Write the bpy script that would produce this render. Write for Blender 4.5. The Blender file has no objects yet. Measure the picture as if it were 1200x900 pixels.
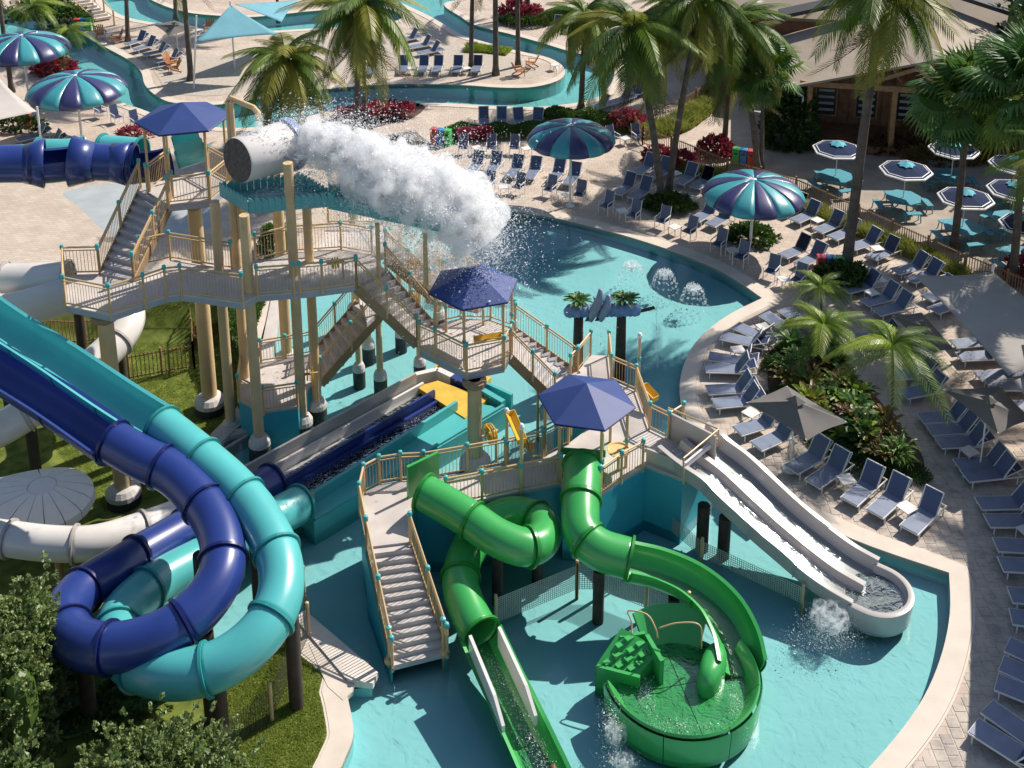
import bpy, bmesh, math, random
from mathutils import Vector, Matrix, Euler
from mathutils.geometry import delaunay_2d_cdt
random.seed(7)
R = math.radians
V = Vector
scene = bpy.context.scene
col = scene.collection

# ---------------------------------------------------------------- camera
TH = R(16.0); FOC = 1394.0; CAMH = 27.0
cam = bpy.data.cameras.new('camera'); cam_o = bpy.data.objects.new('camera', cam); col.objects.link(cam_o)
cam_o.location = (0, 0, CAMH); cam_o.rotation_euler = (R(90) - TH, 0, 0)
cam.sensor_fit = 'HORIZONTAL'; cam.sensor_width = 36; cam.lens = 36 * FOC / 1200.0
cam.shift_y = -450.0 / 1200.0
cam.clip_end = 2000; cam.clip_start = 0.5
scene.camera = cam_o
# ---------------------------------------------------------------- world, sun
SUN_EL = 44.0; SUN_AZ = 53.0
w = bpy.data.worlds.new('World'); scene.world = w; w.use_nodes = True
nt = w.node_tree; nt.nodes.clear()
sky = nt.nodes.new('ShaderNodeTexSky'); sky.sky_type = 'NISHITA'; sky.sun_disc = False
sky.sun_elevation = R(SUN_EL); sky.sun_rotation = R(SUN_AZ)
bg = nt.nodes.new('ShaderNodeBackground'); bg.inputs['Strength'].default_value = 0.10
ow = nt.nodes.new('ShaderNodeOutputWorld')
nt.links.new(sky.outputs[0], bg.inputs[0]); nt.links.new(bg.outputs[0], ow.inputs[0])
sl = bpy.data.lights.new('sun', 'SUN'); sl.energy = 5.0; sl.angle = R(0.5); sl.color = (1.0, 0.93, 0.83)
so = bpy.data.objects.new('sun', sl); col.objects.link(so)
sd = V((math.sin(R(SUN_AZ)) * math.cos(R(SUN_EL)), math.cos(R(SUN_AZ)) * math.cos(R(SUN_EL)), math.sin(R(SUN_EL))))
so.rotation_euler = sd.to_track_quat('Z', 'Y').to_euler(); so.location = sd * 80
scene.view_settings.view_transform = 'Standard'; scene.view_settings.look = 'None'
scene.view_settings.exposure = 0.30; scene.view_settings.gamma = 1.0
scene.cycles.max_bounces = 10; scene.cycles.volume_bounces = 10; scene.cycles.diffuse_bounces = 5; scene.cycles.transparent_max_bounces = 24
scene.cycles.caustics_reflective = False; scene.cycles.caustics_refractive = False

# ---------------------------------------------------------------- survey helper: where a sight line meets a height
_c, _s = math.cos(TH), math.sin(TH)
def G(px, py, z=0.0):
    u = (px - 600.0) / FOC; v = py / FOC
    dy = _c - v * _s; dz = -_s - v * _c
    t = (z - CAMH) / dz
    return V((u * t, dy * t, z))
def GL(pts, z=0.0): return [G(p[0], p[1], p[2] if len(p) > 2 else z) for p in pts]

# ---------------------------------------------------------------- materials
MATS = {}
def _new(name):
    m = bpy.data.materials.new(name); m.use_nodes = True
    n = m.node_tree.nodes; l = m.node_tree.links
    return m, n, l, n['Principled BSDF']
def mat(name, c, rough=0.6, var=0.12, scale=3.0, bump=0.0, bscale=30.0, metal=0.0, spec=0.5, coat=0.0, c2=None, trans=0.0, sheen=0.0):
    if name in MATS: return MATS[name]
    m, n, l, b = _new(name)
    tc = n.new('ShaderNodeTexCoord'); nz = n.new('ShaderNodeTexNoise'); nz.inputs['Scale'].default_value = scale
    nz.inputs['Detail'].default_value = 5; l.new(tc.outputs['Object'], nz.inputs['Vector'])
    cr = n.new('ShaderNodeValToRGB'); cr.color_ramp.elements[0].position = 0.3; cr.color_ramp.elements[1].position = 0.7
    a = tuple(max(0, x * (1 - var)) for x in c); d = c2 if c2 else tuple(min(1, x * (1 + var)) for x in c)
    cr.color_ramp.elements[0].color = (*a, 1); cr.color_ramp.elements[1].color = (*d, 1)
    l.new(nz.outputs['Fac'], cr.inputs['Fac']); l.new(cr.outputs['Color'], b.inputs['Base Color'])
    b.inputs['Roughness'].default_value = rough; b.inputs['Metallic'].default_value = metal
    b.inputs['Specular IOR Level'].default_value = spec; b.inputs['Coat Weight'].default_value = coat
    b.inputs['Coat Roughness'].default_value = 0.08
    if bump:
        n2 = n.new('ShaderNodeTexNoise'); n2.inputs['Scale'].default_value = bscale; n2.inputs['Detail'].default_value = 4
        l.new(tc.outputs['Object'], n2.inputs['Vector'])
        bp = n.new('ShaderNodeBump'); bp.inputs['Strength'].default_value = bump; bp.inputs['Distance'].default_value = 0.03
        l.new(n2.outputs['Fac'], bp.inputs['Height']); l.new(bp.outputs['Normal'], b.inputs['Normal'])
    if trans:
        out = n['Material Output']; tr = n.new('ShaderNodeBsdfTranslucent'); mx = n.new('ShaderNodeMixShader')
        l.new(cr.outputs['Color'], tr.inputs['Color']); mx.inputs[0].default_value = trans
        l.new(b.outputs[0], mx.inputs[1]); l.new(tr.outputs[0], mx.inputs[2]); l.new(mx.outputs[0], out.inputs['Surface'])
    MATS[name] = m; return m
def leafmat(name, c1, c2, tr=0.3, rough=0.45):
    """leaf colour varies per object and along the leaf"""
    m, n, l, b = _new(name)
    tc = n.new('ShaderNodeTexCoord'); nz = n.new('ShaderNodeTexNoise'); nz.inputs['Scale'].default_value = 1.3; nz.inputs['Detail'].default_value = 6
    l.new(tc.outputs['Object'], nz.inputs['Vector'])
    oi = n.new('ShaderNodeObjectInfo'); ad = n.new('ShaderNodeMath'); ad.operation = 'MULTIPLY_ADD'
    ad.inputs[1].default_value = 0.35; l.new(oi.outputs['Random'], ad.inputs[0]); l.new(nz.outputs['Fac'], ad.inputs[2])
    cr = n.new('ShaderNodeValToRGB'); cr.color_ramp.elements[0].position = 0.42; cr.color_ramp.elements[1].position = 0.85
    cr.color_ramp.elements[0].color = (*c1, 1); cr.color_ramp.elements[1].color = (*c2, 1)
    l.new(ad.outputs[0], cr.inputs['Fac']); l.new(cr.outputs['Color'], b.inputs['Base Color'])
    b.inputs['Roughness'].default_value = rough
    out = n['Material Output']; t = n.new('ShaderNodeBsdfTranslucent'); mx = n.new('ShaderNodeMixShader')
    l.new(cr.outputs['Color'], t.inputs['Color']); mx.inputs[0].default_value = tr
    l.new(b.outputs[0], mx.inputs[1]); l.new(t.outputs[0], mx.inputs[2]); l.new(mx.outputs[0], out.inputs['Surface'])
    MATS[name] = m; return m
def brickmat(name, c1, c2, mortar, bw, bh, rot=0.0, wear=0.35):
    m, n, l, b = _new(name)
    tc = n.new('ShaderNodeTexCoord'); mp = n.new('ShaderNodeMapping'); mp.inputs['Rotation'].default_value[2] = rot
    l.new(tc.outputs['Object'], mp.inputs['Vector'])
    br = n.new('ShaderNodeTexBrick'); br.inputs['Scale'].default_value = 1.0; br.inputs['Brick Width'].default_value = bw
    br.inputs['Row Height'].default_value = bh; br.inputs['Mortar Size'].default_value = 0.012
    br.inputs['Color1'].default_value = (*c1, 1); br.inputs['Color2'].default_value = (*c2, 1); br.inputs['Mortar'].default_value = (*mortar, 1)
    l.new(mp.outputs[0], br.inputs['Vector'])
    nz = n.new('ShaderNodeTexNoise'); nz.inputs['Scale'].default_value = 0.55; nz.inputs['Detail'].default_value = 8; nz.inputs['Roughness'].default_value = 0.65
    l.new(tc.outputs['Object'], nz.inputs['Vector'])
    cr = n.new('ShaderNodeValToRGB'); cr.color_ramp.elements[0].position = 0.36; cr.color_ramp.elements[1].position = 0.62
    k = 1 - wear; cr.color_ramp.elements[0].color = (k, k * .97, k * .95, 1); cr.color_ramp.elements[1].color = (1, 1, 1, 1)
    l.new(nz.outputs['Fac'], cr.inputs['Fac'])
    mx = n.new('ShaderNodeMixRGB'); mx.blend_type = 'MULTIPLY'; mx.inputs[0].default_value = 1
    l.new(br.outputs['Color'], mx.inputs[1]); l.new(cr.outputs['Color'], mx.inputs[2]); l.new(mx.outputs[0], b.inputs['Base Color'])
    b.inputs['Roughness'].default_value = 0.75; b.inputs['Specular IOR Level'].default_value = 0.3
    bp = n.new('ShaderNodeBump'); bp.inputs['Strength'].default_value = 0.5; bp.inputs['Distance'].default_value = 0.01; bp.invert = True
    l.new(br.outputs['Fac'], bp.inputs['Height']); l.new(bp.outputs['Normal'], b.inputs['Normal'])
    MATS[name] = m; return m
def watermat(name, tint, bs=1.6, strength=0.25, rough=0.03):
    m, n, l, b = _new(name); n.remove(b)
    tr = n.new('ShaderNodeBsdfTransparent'); tr.inputs[0].default_value = (*tint, 1)
    gl = n.new('ShaderNodeBsdfGlossy'); gl.inputs['Roughness'].default_value = rough; gl.inputs['Color'].default_value = (.95, .97, 1, 1)
    fr = n.new('ShaderNodeFresnel'); fr.inputs['IOR'].default_value = 1.33
    tc = n.new('ShaderNodeTexCoord')
    mu = n.new('ShaderNodeTexNoise'); mu.inputs['Scale'].default_value = bs; mu.inputs['Detail'].default_value = 6; mu.inputs['Distortion'].default_value = 1.2
    l.new(tc.outputs['Object'], mu.inputs['Vector'])
    bp = n.new('ShaderNodeBump'); bp.inputs['Strength'].default_value = strength; bp.inputs['Distance'].default_value = 0.12
    l.new(mu.outputs['Fac'], bp.inputs['Height']); l.new(bp.outputs[0], gl.inputs['Normal']); l.new(bp.outputs[0], fr.inputs['Normal'])
    mx = n.new('ShaderNodeMixShader'); l.new(fr.outputs[0], mx.inputs[0]); l.new(tr.outputs[0], mx.inputs[1]); l.new(gl.outputs[0], mx.inputs[2])
    l.new(mx.outputs[0], n['Material Output'].inputs['Surface'])
    MATS[name] = m; return m

PAVE = brickmat('plaza_pavers', (.60, .50, .42), (.54, .445, .37), (.38, .33, .28), .34, .34, wear=.22)
PAVEL = brickmat('terrace_bricks', (.58, .49, .40), (.50, .42, .345), (.40, .35, .30), .42, .2, rot=R(8), wear=.12)
COPING = mat('coping_stone', (.60, .52, .44), .7, .07, 1.5, .15, 40)
CONC = mat('deck_concrete', (.52, .47, .44), .75, .16, 1.1, .2, 40)
CONCD = mat('deck_edge_grey', (.36, .37, .40), .6, .1, 2)
PATIO = mat('patio_aggregate', (.36, .30, .245), .85, .2, .8, .4, 60)
SPLASHPAD = mat('blue_grey_pad', (.36, .39, .40), .8, .1, 1.0, .2, 60)
SAND = mat('sand', (.44, .385, .325), .95, .16, 5.0, .9, 9)
GRASS = mat('lawn_grass', (.10, .145, .022), .95, .3, 2.2, .9, 60, c2=(.22, .26, .055), spec=.2)
MULCH = mat('mulch', (.10, .055, .04), .95, .5, 12, 1.0, 30)
POOLF = mat('pool_plaster', (.30, .59, .61), .8, .05, .4, 0)
RIVERF = mat('river_plaster', (.22, .52, .51), .8, .08, .4, 0)
WATER = watermat('pool_water', (.86, .985, .985), 2.2, .075)
WATER2 = watermat('river_water', (.76, .95, .95), 1.5, .16, .04)
SWATER = watermat('slide_water', (.92, .98, .98), 5.0, .12, .05)
WALLT = mat('teal_wall', (.03, .33, .42), .45, .08, 1.2, 0, spec=.5)
TAN = mat('tan_paint', (.58, .40, .20), .42, .08, 2.0, spec=.5)
TANP = mat('tan_column', (.62, .44, .24), .5, .1, 1.5, .05, 20)
TEALC = mat('teal_cap', (.07, .42, .42), .4, .05)
GREEN = mat('green_fibreglass', (.045, .35, .08), .3, .08, 1.2, spec=.6, coat=.25)
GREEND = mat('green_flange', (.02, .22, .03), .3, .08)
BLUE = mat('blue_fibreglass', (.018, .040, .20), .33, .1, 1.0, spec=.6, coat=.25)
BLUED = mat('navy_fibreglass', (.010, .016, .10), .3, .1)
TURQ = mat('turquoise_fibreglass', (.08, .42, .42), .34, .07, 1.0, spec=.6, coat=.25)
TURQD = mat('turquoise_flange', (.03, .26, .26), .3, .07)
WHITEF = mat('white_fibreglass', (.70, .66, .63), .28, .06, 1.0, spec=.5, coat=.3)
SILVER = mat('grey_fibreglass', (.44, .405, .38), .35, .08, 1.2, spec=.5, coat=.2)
YELLOWP = mat('yellow_pad', (.62, .40, .05), .6, .12, 2)
YELLOW = mat('yellow_plastic', (.70, .42, .03), .35, .08)
ROOFB = mat('blue_roof', (.022, .050, .19), .55, .1, 1.5, .05, 60, spec=.45)
DARKW = mat('dark_piling', (.05, .036, .028), .8, .25, 4, .4, 20)
BLACKR = mat('rock_black', (.03, .03, .032), .7, .3, 4, .5, 15)
CEM = mat('white_cement', (.55, .52, .50), .8, .1, 4, .3, 20)
FRAME = mat('white_metal', (.72, .70, .68), .35, .05)
SEATM = mat('navy_sling_sun_sheen', (.15, .185, .275), .5, .12, 3, .15, 200, spec=.8)  # navy sling on the seats, the sun's sheen put into this paler colour
SLING = mat('navy_sling', (.040, .062, .15), .42, .1, 3, .15, 200, spec=.9)
TOPW = mat('white_table_top', (.72, .69, .66), .45, .05)
FABG = mat('grey_fabric', (.155, .145, .135), .85, .08, 1.5, .1, 60, trans=.12)
FABS = mat('sail_grey', (.46, .42, .385), .85, .07, 1.0, .1, 60, trans=.15)
FABW = mat('sail_white', (.62, .57, .53), .85, .05, 1.0, .1, 60, trans=.25)
FABB = mat('sail_blue', (.22, .50, .60), .8, .08, 1.0, .1, 60, trans=.35)
FABN = mat('parasol_navy', (.022, .034, .08), .9, .1, 1.5, spec=.15)
FABT = mat('parasol_teal', (.10, .42, .52), .8, .1, 1.5)
WHITE = mat('white_paint', (.78, .76, .74), .5, .04)
PICKET = mat('brown_fence', (.30, .17, .09), .6, .15, 3)
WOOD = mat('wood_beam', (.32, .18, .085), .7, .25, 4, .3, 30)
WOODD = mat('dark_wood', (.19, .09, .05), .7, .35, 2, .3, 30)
ORANGEW = mat('orange_wood', (.42, .17, .06), .55, .2, 4)
ROOFT = mat('roof_taupe', (.33, .27, .21), .8, .08, .7, .2, 30)
ROOFD = mat('roof_edge_dark', (.05, .05, .055), .7)
GLASS = mat('window_glass', (.03, .04, .045), .08, .1, 1, spec=.8)
TRUNK = mat('palm_bark', (.115, .092, .075), .9, .35, 3, .9, 14)
TRUNKD = mat('dark_bark', (.09, .07, .055), .9, .3, 3, .9, 14)
FR1 = leafmat('frond_green', (.045, .10, .012), (.16, .25, .025), .42)
FR2 = leafmat('frond_yellowish', (.09, .13, .015), (.34, .33, .05), .42)
FRD = leafmat('frond_dead', (.10, .06, .035), (.20, .13, .07), .15, .8)
FANL = leafmat('fan_leaf', (.04, .11, .025), (.12, .25, .055), .38)
BUSHL = leafmat('bush_leaf', (.09, .145, .035), (.23, .30, .10))
HEDGE = leafmat('hedge_leaf', (.04, .085, .015), (.10, .18, .035))
GRND = leafmat('groundcover_leaf', (.06, .13, .02), (.13, .24, .05))
REDL = leafmat('red_leaf', (.24, .025, .045), (.50, .08, .13))
BRNZ = leafmat('bronze_leaf', (.12, .045, .025), (.20, .15, .03))
BLADE = leafmat('grass_blade', (.16, .20, .03), (.36, .38, .09), .4)
LAWNB = leafmat('lawn_blade', (.22, .29, .04), (.42, .47, .11), .4, .8)
LIME = leafmat('lime_leaf', (.12, .22, .02), (.33, .42, .05))
FOAM = mat('foam_white', (.96, .97, .98), .9, .01, 3, trans=.5, spec=.2)
FLUSH = mat('pink_stone', (.50, .40, .37), .85, .3, 14, .7, 20)

# ---------------------------------------------------------------- mesh builder
class MB:
    def __init__(s): s.v = []; s.f = []; s.m = []; s.k = 0
    def add(s, vs, fs, m=None):
        o = len(s.v); s.v.extend([tuple(v) for v in vs]); s.f.extend([tuple(i + o for i in f) for f in fs]); s.m.extend([s.k if m is None else m] * len(fs)); return s
    def box(s, c, d, rz=0.0, m=None):
        cx, cy, cz = c; x, y, z = d[0] / 2, d[1] / 2, d[2] / 2; cs, sn = math.cos(rz), math.sin(rz)
        vs = [(cx + a * cs - b * sn, cy + a * sn + b * cs, cz + e) for e in (-z, z) for a, b in ((-x, -y), (x, -y), (x, y), (-x, y))]
        return s.add(vs, [(3, 2, 1, 0), (4, 5, 6, 7), (0, 1, 5, 4), (1, 2, 6, 5), (2, 3, 7, 6), (3, 0, 4, 7)], m)
    def beam(s, p, q, w_, h_, m=None, up=(0, 0, 1)):
        p, q = V(p), V(q); t = (q - p).normalized(); sd_ = t.cross(V(up))
        if sd_.length < 1e-4: sd_ = V((1, 0, 0))
        sd_.normalize(); u = sd_.cross(t)
        vs = [b + sd_ * (i * w_ / 2) + u * (j * h_ / 2) for b in (p, q) for i, j in ((-1, -1), (1, -1), (1, 1), (-1, 1))]
        return s.add(vs, [(3, 2, 1, 0), (4, 5, 6, 7), (0, 1, 5, 4), (1, 2, 6, 5), (2, 3, 7, 6), (3, 0, 4, 7)], m)
    def tube(s, pts, r, n=8, m=None, cap=True):
        pts = [V(p) for p in pts]; rs = r if isinstance(r, (list, tuple)) else [r] * len(pts)
        vs = []; fs = []; ref = None
        for i, p in enumerate(pts):
            t = (pts[min(i + 1, len(pts) - 1)] - pts[max(i - 1, 0)]).normalized()
            if ref is None:
                ref = V((0, 0, 1)) if abs(t.z) < .9 else V((1, 0, 0))
            a = (ref - t * ref.dot(t)).normalized(); ref = a; b = t.cross(a)
            for k in range(n):
                an = 2 * math.pi * k / n; vs.append(p + (a * math.cos(an) + b * math.sin(an)) * rs[i])
        for i in range(len(pts) - 1):
            for k in range(n):
                k2 = (k + 1) % n; fs.append((i * n + k, i * n + k2, (i + 1) * n + k2, (i + 1) * n + k))
        if cap: fs.append(tuple(range(n - 1, -1, -1))); fs.append(tuple((len(pts) - 1) * n + k for k in range(n)))
        return s.add(vs, fs, m)
    def lathe(s, c, prof, n=20, m=None, sx=1, sy=1):
        vs = []; fs = []
        for r, z in prof:
            for k in range(n):
                a = 2 * math.pi * k / n; vs.append((c[0] + r * sx * math.cos(a), c[1] + r * sy * math.sin(a), c[2] + z))
        for i in range(len(prof) - 1):
            for k in range(n):
                k2 = (k + 1) % n; fs.append((i * n + k, i * n + k2, (i + 1) * n + k2, (i + 1) * n + k))
        if prof[-1][0] > 1e-4: fs.append(tuple((len(prof) - 1) * n + k for k in range(n)))
        if prof[0][0] > 1e-4: fs.append(tuple(range(n - 1, -1, -1)))
        return s.add(vs, fs, m)
    def prism(s, poly, z0, z1, m=None):
        P = [(p[0], p[1]) for p in poly]
        ar = sum(P[i][0] * P[(i + 1) % len(P)][1] - P[(i + 1) % len(P)][0] * P[i][1] for i in range(len(P)))
        if ar < 0: P.reverse()
        n = len(P); vs = [(x, y, z0) for x, y in P] + [(x, y, z1) for x, y in P]
        fs = [tuple(range(n - 1, -1, -1)), tuple(range(n, 2 * n))] + [(i, (i + 1) % n, n + (i + 1) % n, n + i) for i in range(n)]
        return s.add(vs, fs, m)
    def wall(s, p, q, th, z0, z1, m=None, z0b=None, z1b=None):
        p, q = V((p[0], p[1], 0)), V((q[0], q[1], 0)); d = (q - p).normalized(); nn = V((-d.y, d.x, 0)) * th / 2
        z0b = z0 if z0b is None else z0b; z1b = z1 if z1b is None else z1b
        b = [(p - nn, z0, z1), (p + nn, z0, z1), (q + nn, z0b, z1b), (q - nn, z0b, z1b)]
        vs = [(v.x, v.y, a) for v, a, _ in b] + [(v.x, v.y, c) for v, _, c in b]
        return s.add(vs, [(0, 1, 2, 3), (7, 6, 5, 4), (0, 4, 5, 1), (1, 5, 6, 2), (2, 6, 7, 3), (3, 7, 4, 0)], m)
    def build(s, name, mats, parent=None, smooth=False, org=None, bevel=0):
        me = bpy.data.meshes.new(name)
        vs = s.v
        if org is not None: vs = [(v[0] - org[0], v[1] - org[1], v[2] - org[2]) for v in vs]
        me.from_pydata(vs, [], s.f)
        if not isinstance(mats, (list, tuple)): mats = [mats]
        for m in mats: me.materials.append(m)
        if len(mats) > 1: me.polygons.foreach_set('material_index', s.m)
        if smooth: me.polygons.foreach_set('use_smooth', [True] * len(me.polygons))
        me.update()
        o = bpy.data.objects.new(name, me); col.objects.link(o)
        if parent is not None: o.parent = parent
        if bevel:
            b = o.modifiers.new('bevel', 'BEVEL'); b.width = bevel; b.segments = 2; b.limit_method = 'ANGLE'
        if smooth == 2: pass
        return o
def fixn(o):
    bm = bmesh.new(); bm.from_mesh(o.data); bmesh.ops.recalc_face_normals(bm, faces=bm.faces); bm.to_mesh(o.data); bm.free(); return o
def smooth_by_angle(o, ang=40):
    bm = bmesh.new(); bm.from_mesh(o.data)
    bmesh.ops.recalc_face_normals(bm, faces=bm.faces)
    for f in bm.faces: f.smooth = True
    for e in bm.edges:
        if len(e.link_faces) == 2 and e.calc_face_angle(0) > R(ang): e.smooth = False
    bm.to_mesh(o.data); bm.free(); return o
def tag(o, label=None, cat=None, group=None, kind=None):
    if label: o['label'] = label
    if cat: o['category'] = cat
    if group: o['group'] = group
    if kind: o['kind'] = kind
    return o
def thing(name, loc, label, cat, group=None, rz=0.0):
    o = bpy.data.objects.new(name, None); col.objects.link(o); o.location = loc; o.rotation_euler = (0, 0, rz); o.empty_display_size = .3
    return tag(o, label, cat, group)
def copy_tree(o, parent=None, kids={}):
    c = o.copy(); col.objects.link(c); c.parent = parent
    for ch in list(o.children): copy_tree(ch, c)
    return c
ORD = ['first', 'second', 'third', 'fourth', 'fifth', 'sixth', 'seventh', 'eighth', 'ninth', 'tenth', 'eleventh', 'twelfth', 'thirteenth', 'fourteenth', 'fifteenth', 'sixteenth']
def catmull(P, step=0.25):
    P = [V(p) for p in P]; Q = [P[0] * 2 - P[1]] + P + [P[-1] * 2 - P[-2]]; out = []
    for i in range(1, len(Q) - 2):
        a, b, c, d = Q[i - 1], Q[i], Q[i + 1], Q[i + 2]; n = max(2, int((c - b).length / step))
        for k in range(n):
            t = k / n
            out.append(.5 * ((2 * b) + (c - a) * t + (2 * a - 5 * b + 4 * c - d) * t * t + (3 * b - a - 3 * c + d) * t ** 3))
    out.append(P[-1]); return out
def resample(P, step):
    L = [0]
    for i in range(1, len(P)): L.append(L[-1] + (P[i] - P[i - 1]).length)
    n = max(2, int(round(L[-1] / step))); out = []; j = 0
    for k in range(n + 1):
        d = L[-1] * k / n
        while j < len(L) - 2 and L[j + 1] < d: j += 1
        f = (d - L[j]) / max(1e-6, L[j + 1] - L[j]); out.append(P[j].lerp(P[j + 1], min(1, max(0, f))))
    return out
def curve2(pts, z=0.0, closed=True, n=6):
    """smooth 2D outline through image-surveyed points at height z"""
    P = [G(p[0], p[1], z) for p in pts]; out = []; N = len(P)
    sharp = [len(p) > 2 and p[2] == 's' for p in pts]
    rng = range(N) if closed else range(N - 1)
    for i in rng:
        b, c = P[i], P[(i + 1) % N]
        a = P[(i - 1) % N] if (closed or i > 0) else b; d = P[(i + 2) % N] if (closed or i < N - 2) else c
        if sharp[i]: a = b
        if sharp[(i + 1) % N]: d = c
        for k in range(n):
            t = k / n
            out.append(.5 * ((2 * b) + (c - a) * t + (2 * a - 5 * b + 4 * c - d) * t * t + (3 * b - a - 3 * c + d) * t ** 3))
    if not closed: out.append(P[-1])
    return [(p.x, p.y) for p in out]
def inside(pt, poly):
    x, y = pt; r = False; j = len(poly) - 1
    for i in range(len(poly)):
        xi, yi = poly[i]; xj, yj = poly[j]
        if (yi > y) != (yj > y) and x < (xj - xi) * (y - yi) / (yj - yi) + xi: r = not r
        j = i
    return r
def sheet(name, outer, holes, z, m, parent=None, zf=None, grid=None):
    pts = []; edges = []
    for poly in [outer] + holes:
        o = len(pts); pts += [V(p) for p in poly]; edges += [(o + i, o + (i + 1) % len(poly)) for i in range(len(poly))]
    if grid:
        xs = [p[0] for p in outer]; ys = [p[1] for p in outer]; x = min(xs)
        while x < max(xs):
            y = min(ys)
            while y < max(ys):
                if inside((x, y), outer): pts.append(V((x, y)))
                y += grid
            x += grid
    v, e, f, *_ = delaunay_2d_cdt(pts, edges, [], 0, 1e-5)
    fs = []
    for t in f:
        cx = sum(v[i][0] for i in t) / len(t); cy = sum(v[i][1] for i in t) / len(t)
        if inside((cx, cy), outer) and not any(inside((cx, cy), h) for h in holes):
            fs.append(tuple(t))
    mb = MB(); mb.add([(a[0], a[1], zf(a[0], a[1]) if zf else z) for a in v], fs)
    o = mb.build(name, m, parent)
    bm = bmesh.new(); bm.from_mesh(o.data)
    for fc in bm.faces:
        if fc.normal.z < 0: fc.normal_flip()
    for vv in [q for q in bm.verts if not q.link_faces]: bm.verts.remove(vv)
    bm.to_mesh(o.data); bm.free()
    return o
def offset_poly(poly, d, closed=True):
    n = len(poly); ar = sum(poly[i][0] * poly[(i + 1) % n][1] - poly[(i + 1) % n][0] * poly[i][1] for i in range(n))
    sg = 1 if ar > 0 else -1; out = []
    for i in range(n):
        p0 = V(poly[(i - 1) % n] if (closed or i) else poly[0]); p1 = V(poly[i]); p2 = V(poly[(i + 1) % n] if (closed or i < n - 1) else poly[-1])
        a = (p1 - p0); b = (p2 - p1)
        if a.length < 1e-6: a = b
        if b.length < 1e-6: b = a
        a.normalize(); b.normalize(); t = (a + b)
        if t.length < .2: t = a
        t.normalize(); nn = V((t.y, -t.x)) * sg * d; out.append((p1.x + nn.x, p1.y + nn.y))
    return out
def ribbon(name, inner, outer, z0, z1, m, closed=True, parent=None, smooth=False):
    n = len(inner); mb = MB(); vs = []
    for i in range(n): vs += [(*inner[i], z0), (*inner[i], z1), (*outer[i], z1), (*outer[i], z0)]
    fs = []
    for i in range(n if closed else n - 1):
        j = (i + 1) % n
        for a in range(4):
            b = (a + 1) % 4; fs.append((4 * i + a, 4 * i + b, 4 * j + b, 4 * j + a))
    mb.add(vs, fs); o = mb.build(name, m, parent); return fixn(o)
def volmat(name, dens, sc, lo, hi):
    m = bpy.data.materials.new(name); m.use_nodes = True; n = m.node_tree.nodes; l = m.node_tree.links; n.remove(n['Principled BSDF'])
    v = n.new('ShaderNodeVolumePrincipled'); v.inputs['Color'].default_value = (.995, .995, .998, 1); v.inputs['Anisotropy'].default_value = .05
    tc = n.new('ShaderNodeTexCoord'); nz = n.new('ShaderNodeTexNoise'); nz.inputs['Scale'].default_value = sc; nz.inputs['Detail'].default_value = 6; nz.inputs['Roughness'].default_value = .65; l.new(tc.outputs['Object'], nz.inputs['Vector'])
    mr = n.new('ShaderNodeMapRange'); mr.inputs['From Min'].default_value = lo; mr.inputs['From Max'].default_value = hi; mr.inputs['To Min'].default_value = 0; mr.inputs['To Max'].default_value = dens
    l.new(nz.outputs['Fac'], mr.inputs['Value']); l.new(mr.outputs[0], v.inputs['Density']); l.new(v.outputs[0], n['Material Output'].inputs['Volume'])
    return m
# ================================================================ GROUND, POOLS, COPING
pool_px = [(560, 243, 's'), (640, 254), (740, 279), (835, 313), (893, 350, 's'), (850, 372), (815, 402), (798, 440), (799, 478), (818, 512), (850, 548), (905, 586), (1000, 633), (1112, 672, 's'),
           (1113, 720), (1101, 775), (1075, 830), (1025, 893), (960, 955), (850, 1010), (600, 1030), (420, 1000, 's'), (398, 915), (402, 895), (414, 862), (409, 825), (402, 800, 's'), (436, 800, 's'), (345, 728, 's'), (300, 740), (270, 765), (235, 782), (190, 775), (175, 740),
           (200, 690), (250, 650), (300, 600), (262, 560, 's'), (254, 533, 's'), (268, 512, 's'), (303, 470), (303, 410), (325, 348), (370, 300), (430, 262), (490, 245)]
pool = curve2(pool_px, 0, True, 5)
river_px = [(0, 10), (60, 22), (124, 56), (151, 71), (165, 84), (170, 100), (184, 113), (205, 121), (255, 123), (330, 112), (400, 103), (467, 99), (540, 100), (587, 103), (627, 102), (657, 93), (661, 80), (643, 68), (607, 60), (570, 50), (543, 42), (527, 33), (505, 20), (480, 8), (450, -6),
            (430, -30), (560, -40), (545, -5), (520, 5), (540, 20), (557, 30), (597, 40), (633, 50), (677, 63), (707, 67), (720, 83), (713, 103), (693, 117), (640, 125), (587, 125), (500, 121), (400, 127), (330, 146), (260, 150), (200, 140), (165, 128), (135, 117), (112, 101), (92, 82), (78, 64), (40, 52), (0, 45), (-60, 40), (-60, 8)]
river = curve2(river_px, 0, True, 4)
river2_px = [(118, -6), (140, 17), (187, 28), (245, 35), (300, 37), (360, 34), (430, 30), (470, 22), (450, 10), (380, 12), (300, 20), (262, 19), (215, 14), (177, 0), (165, -14)]
river2 = curve2(river2_px, 0, True, 4)
LZ = -1.5
def lawn_z(x, y):
    a = min(1, max(0, (y - 28.5) / 3.0)); b = min(1, max(0, (-8.9 - x) / 1.3)); c = min(1, max(0, (47.0 - y) / 1.5))
    f = lambda t: t * t * (3 - 2 * t)
    return LZ * f(a) * f(b) * f(c) + .012
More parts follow.
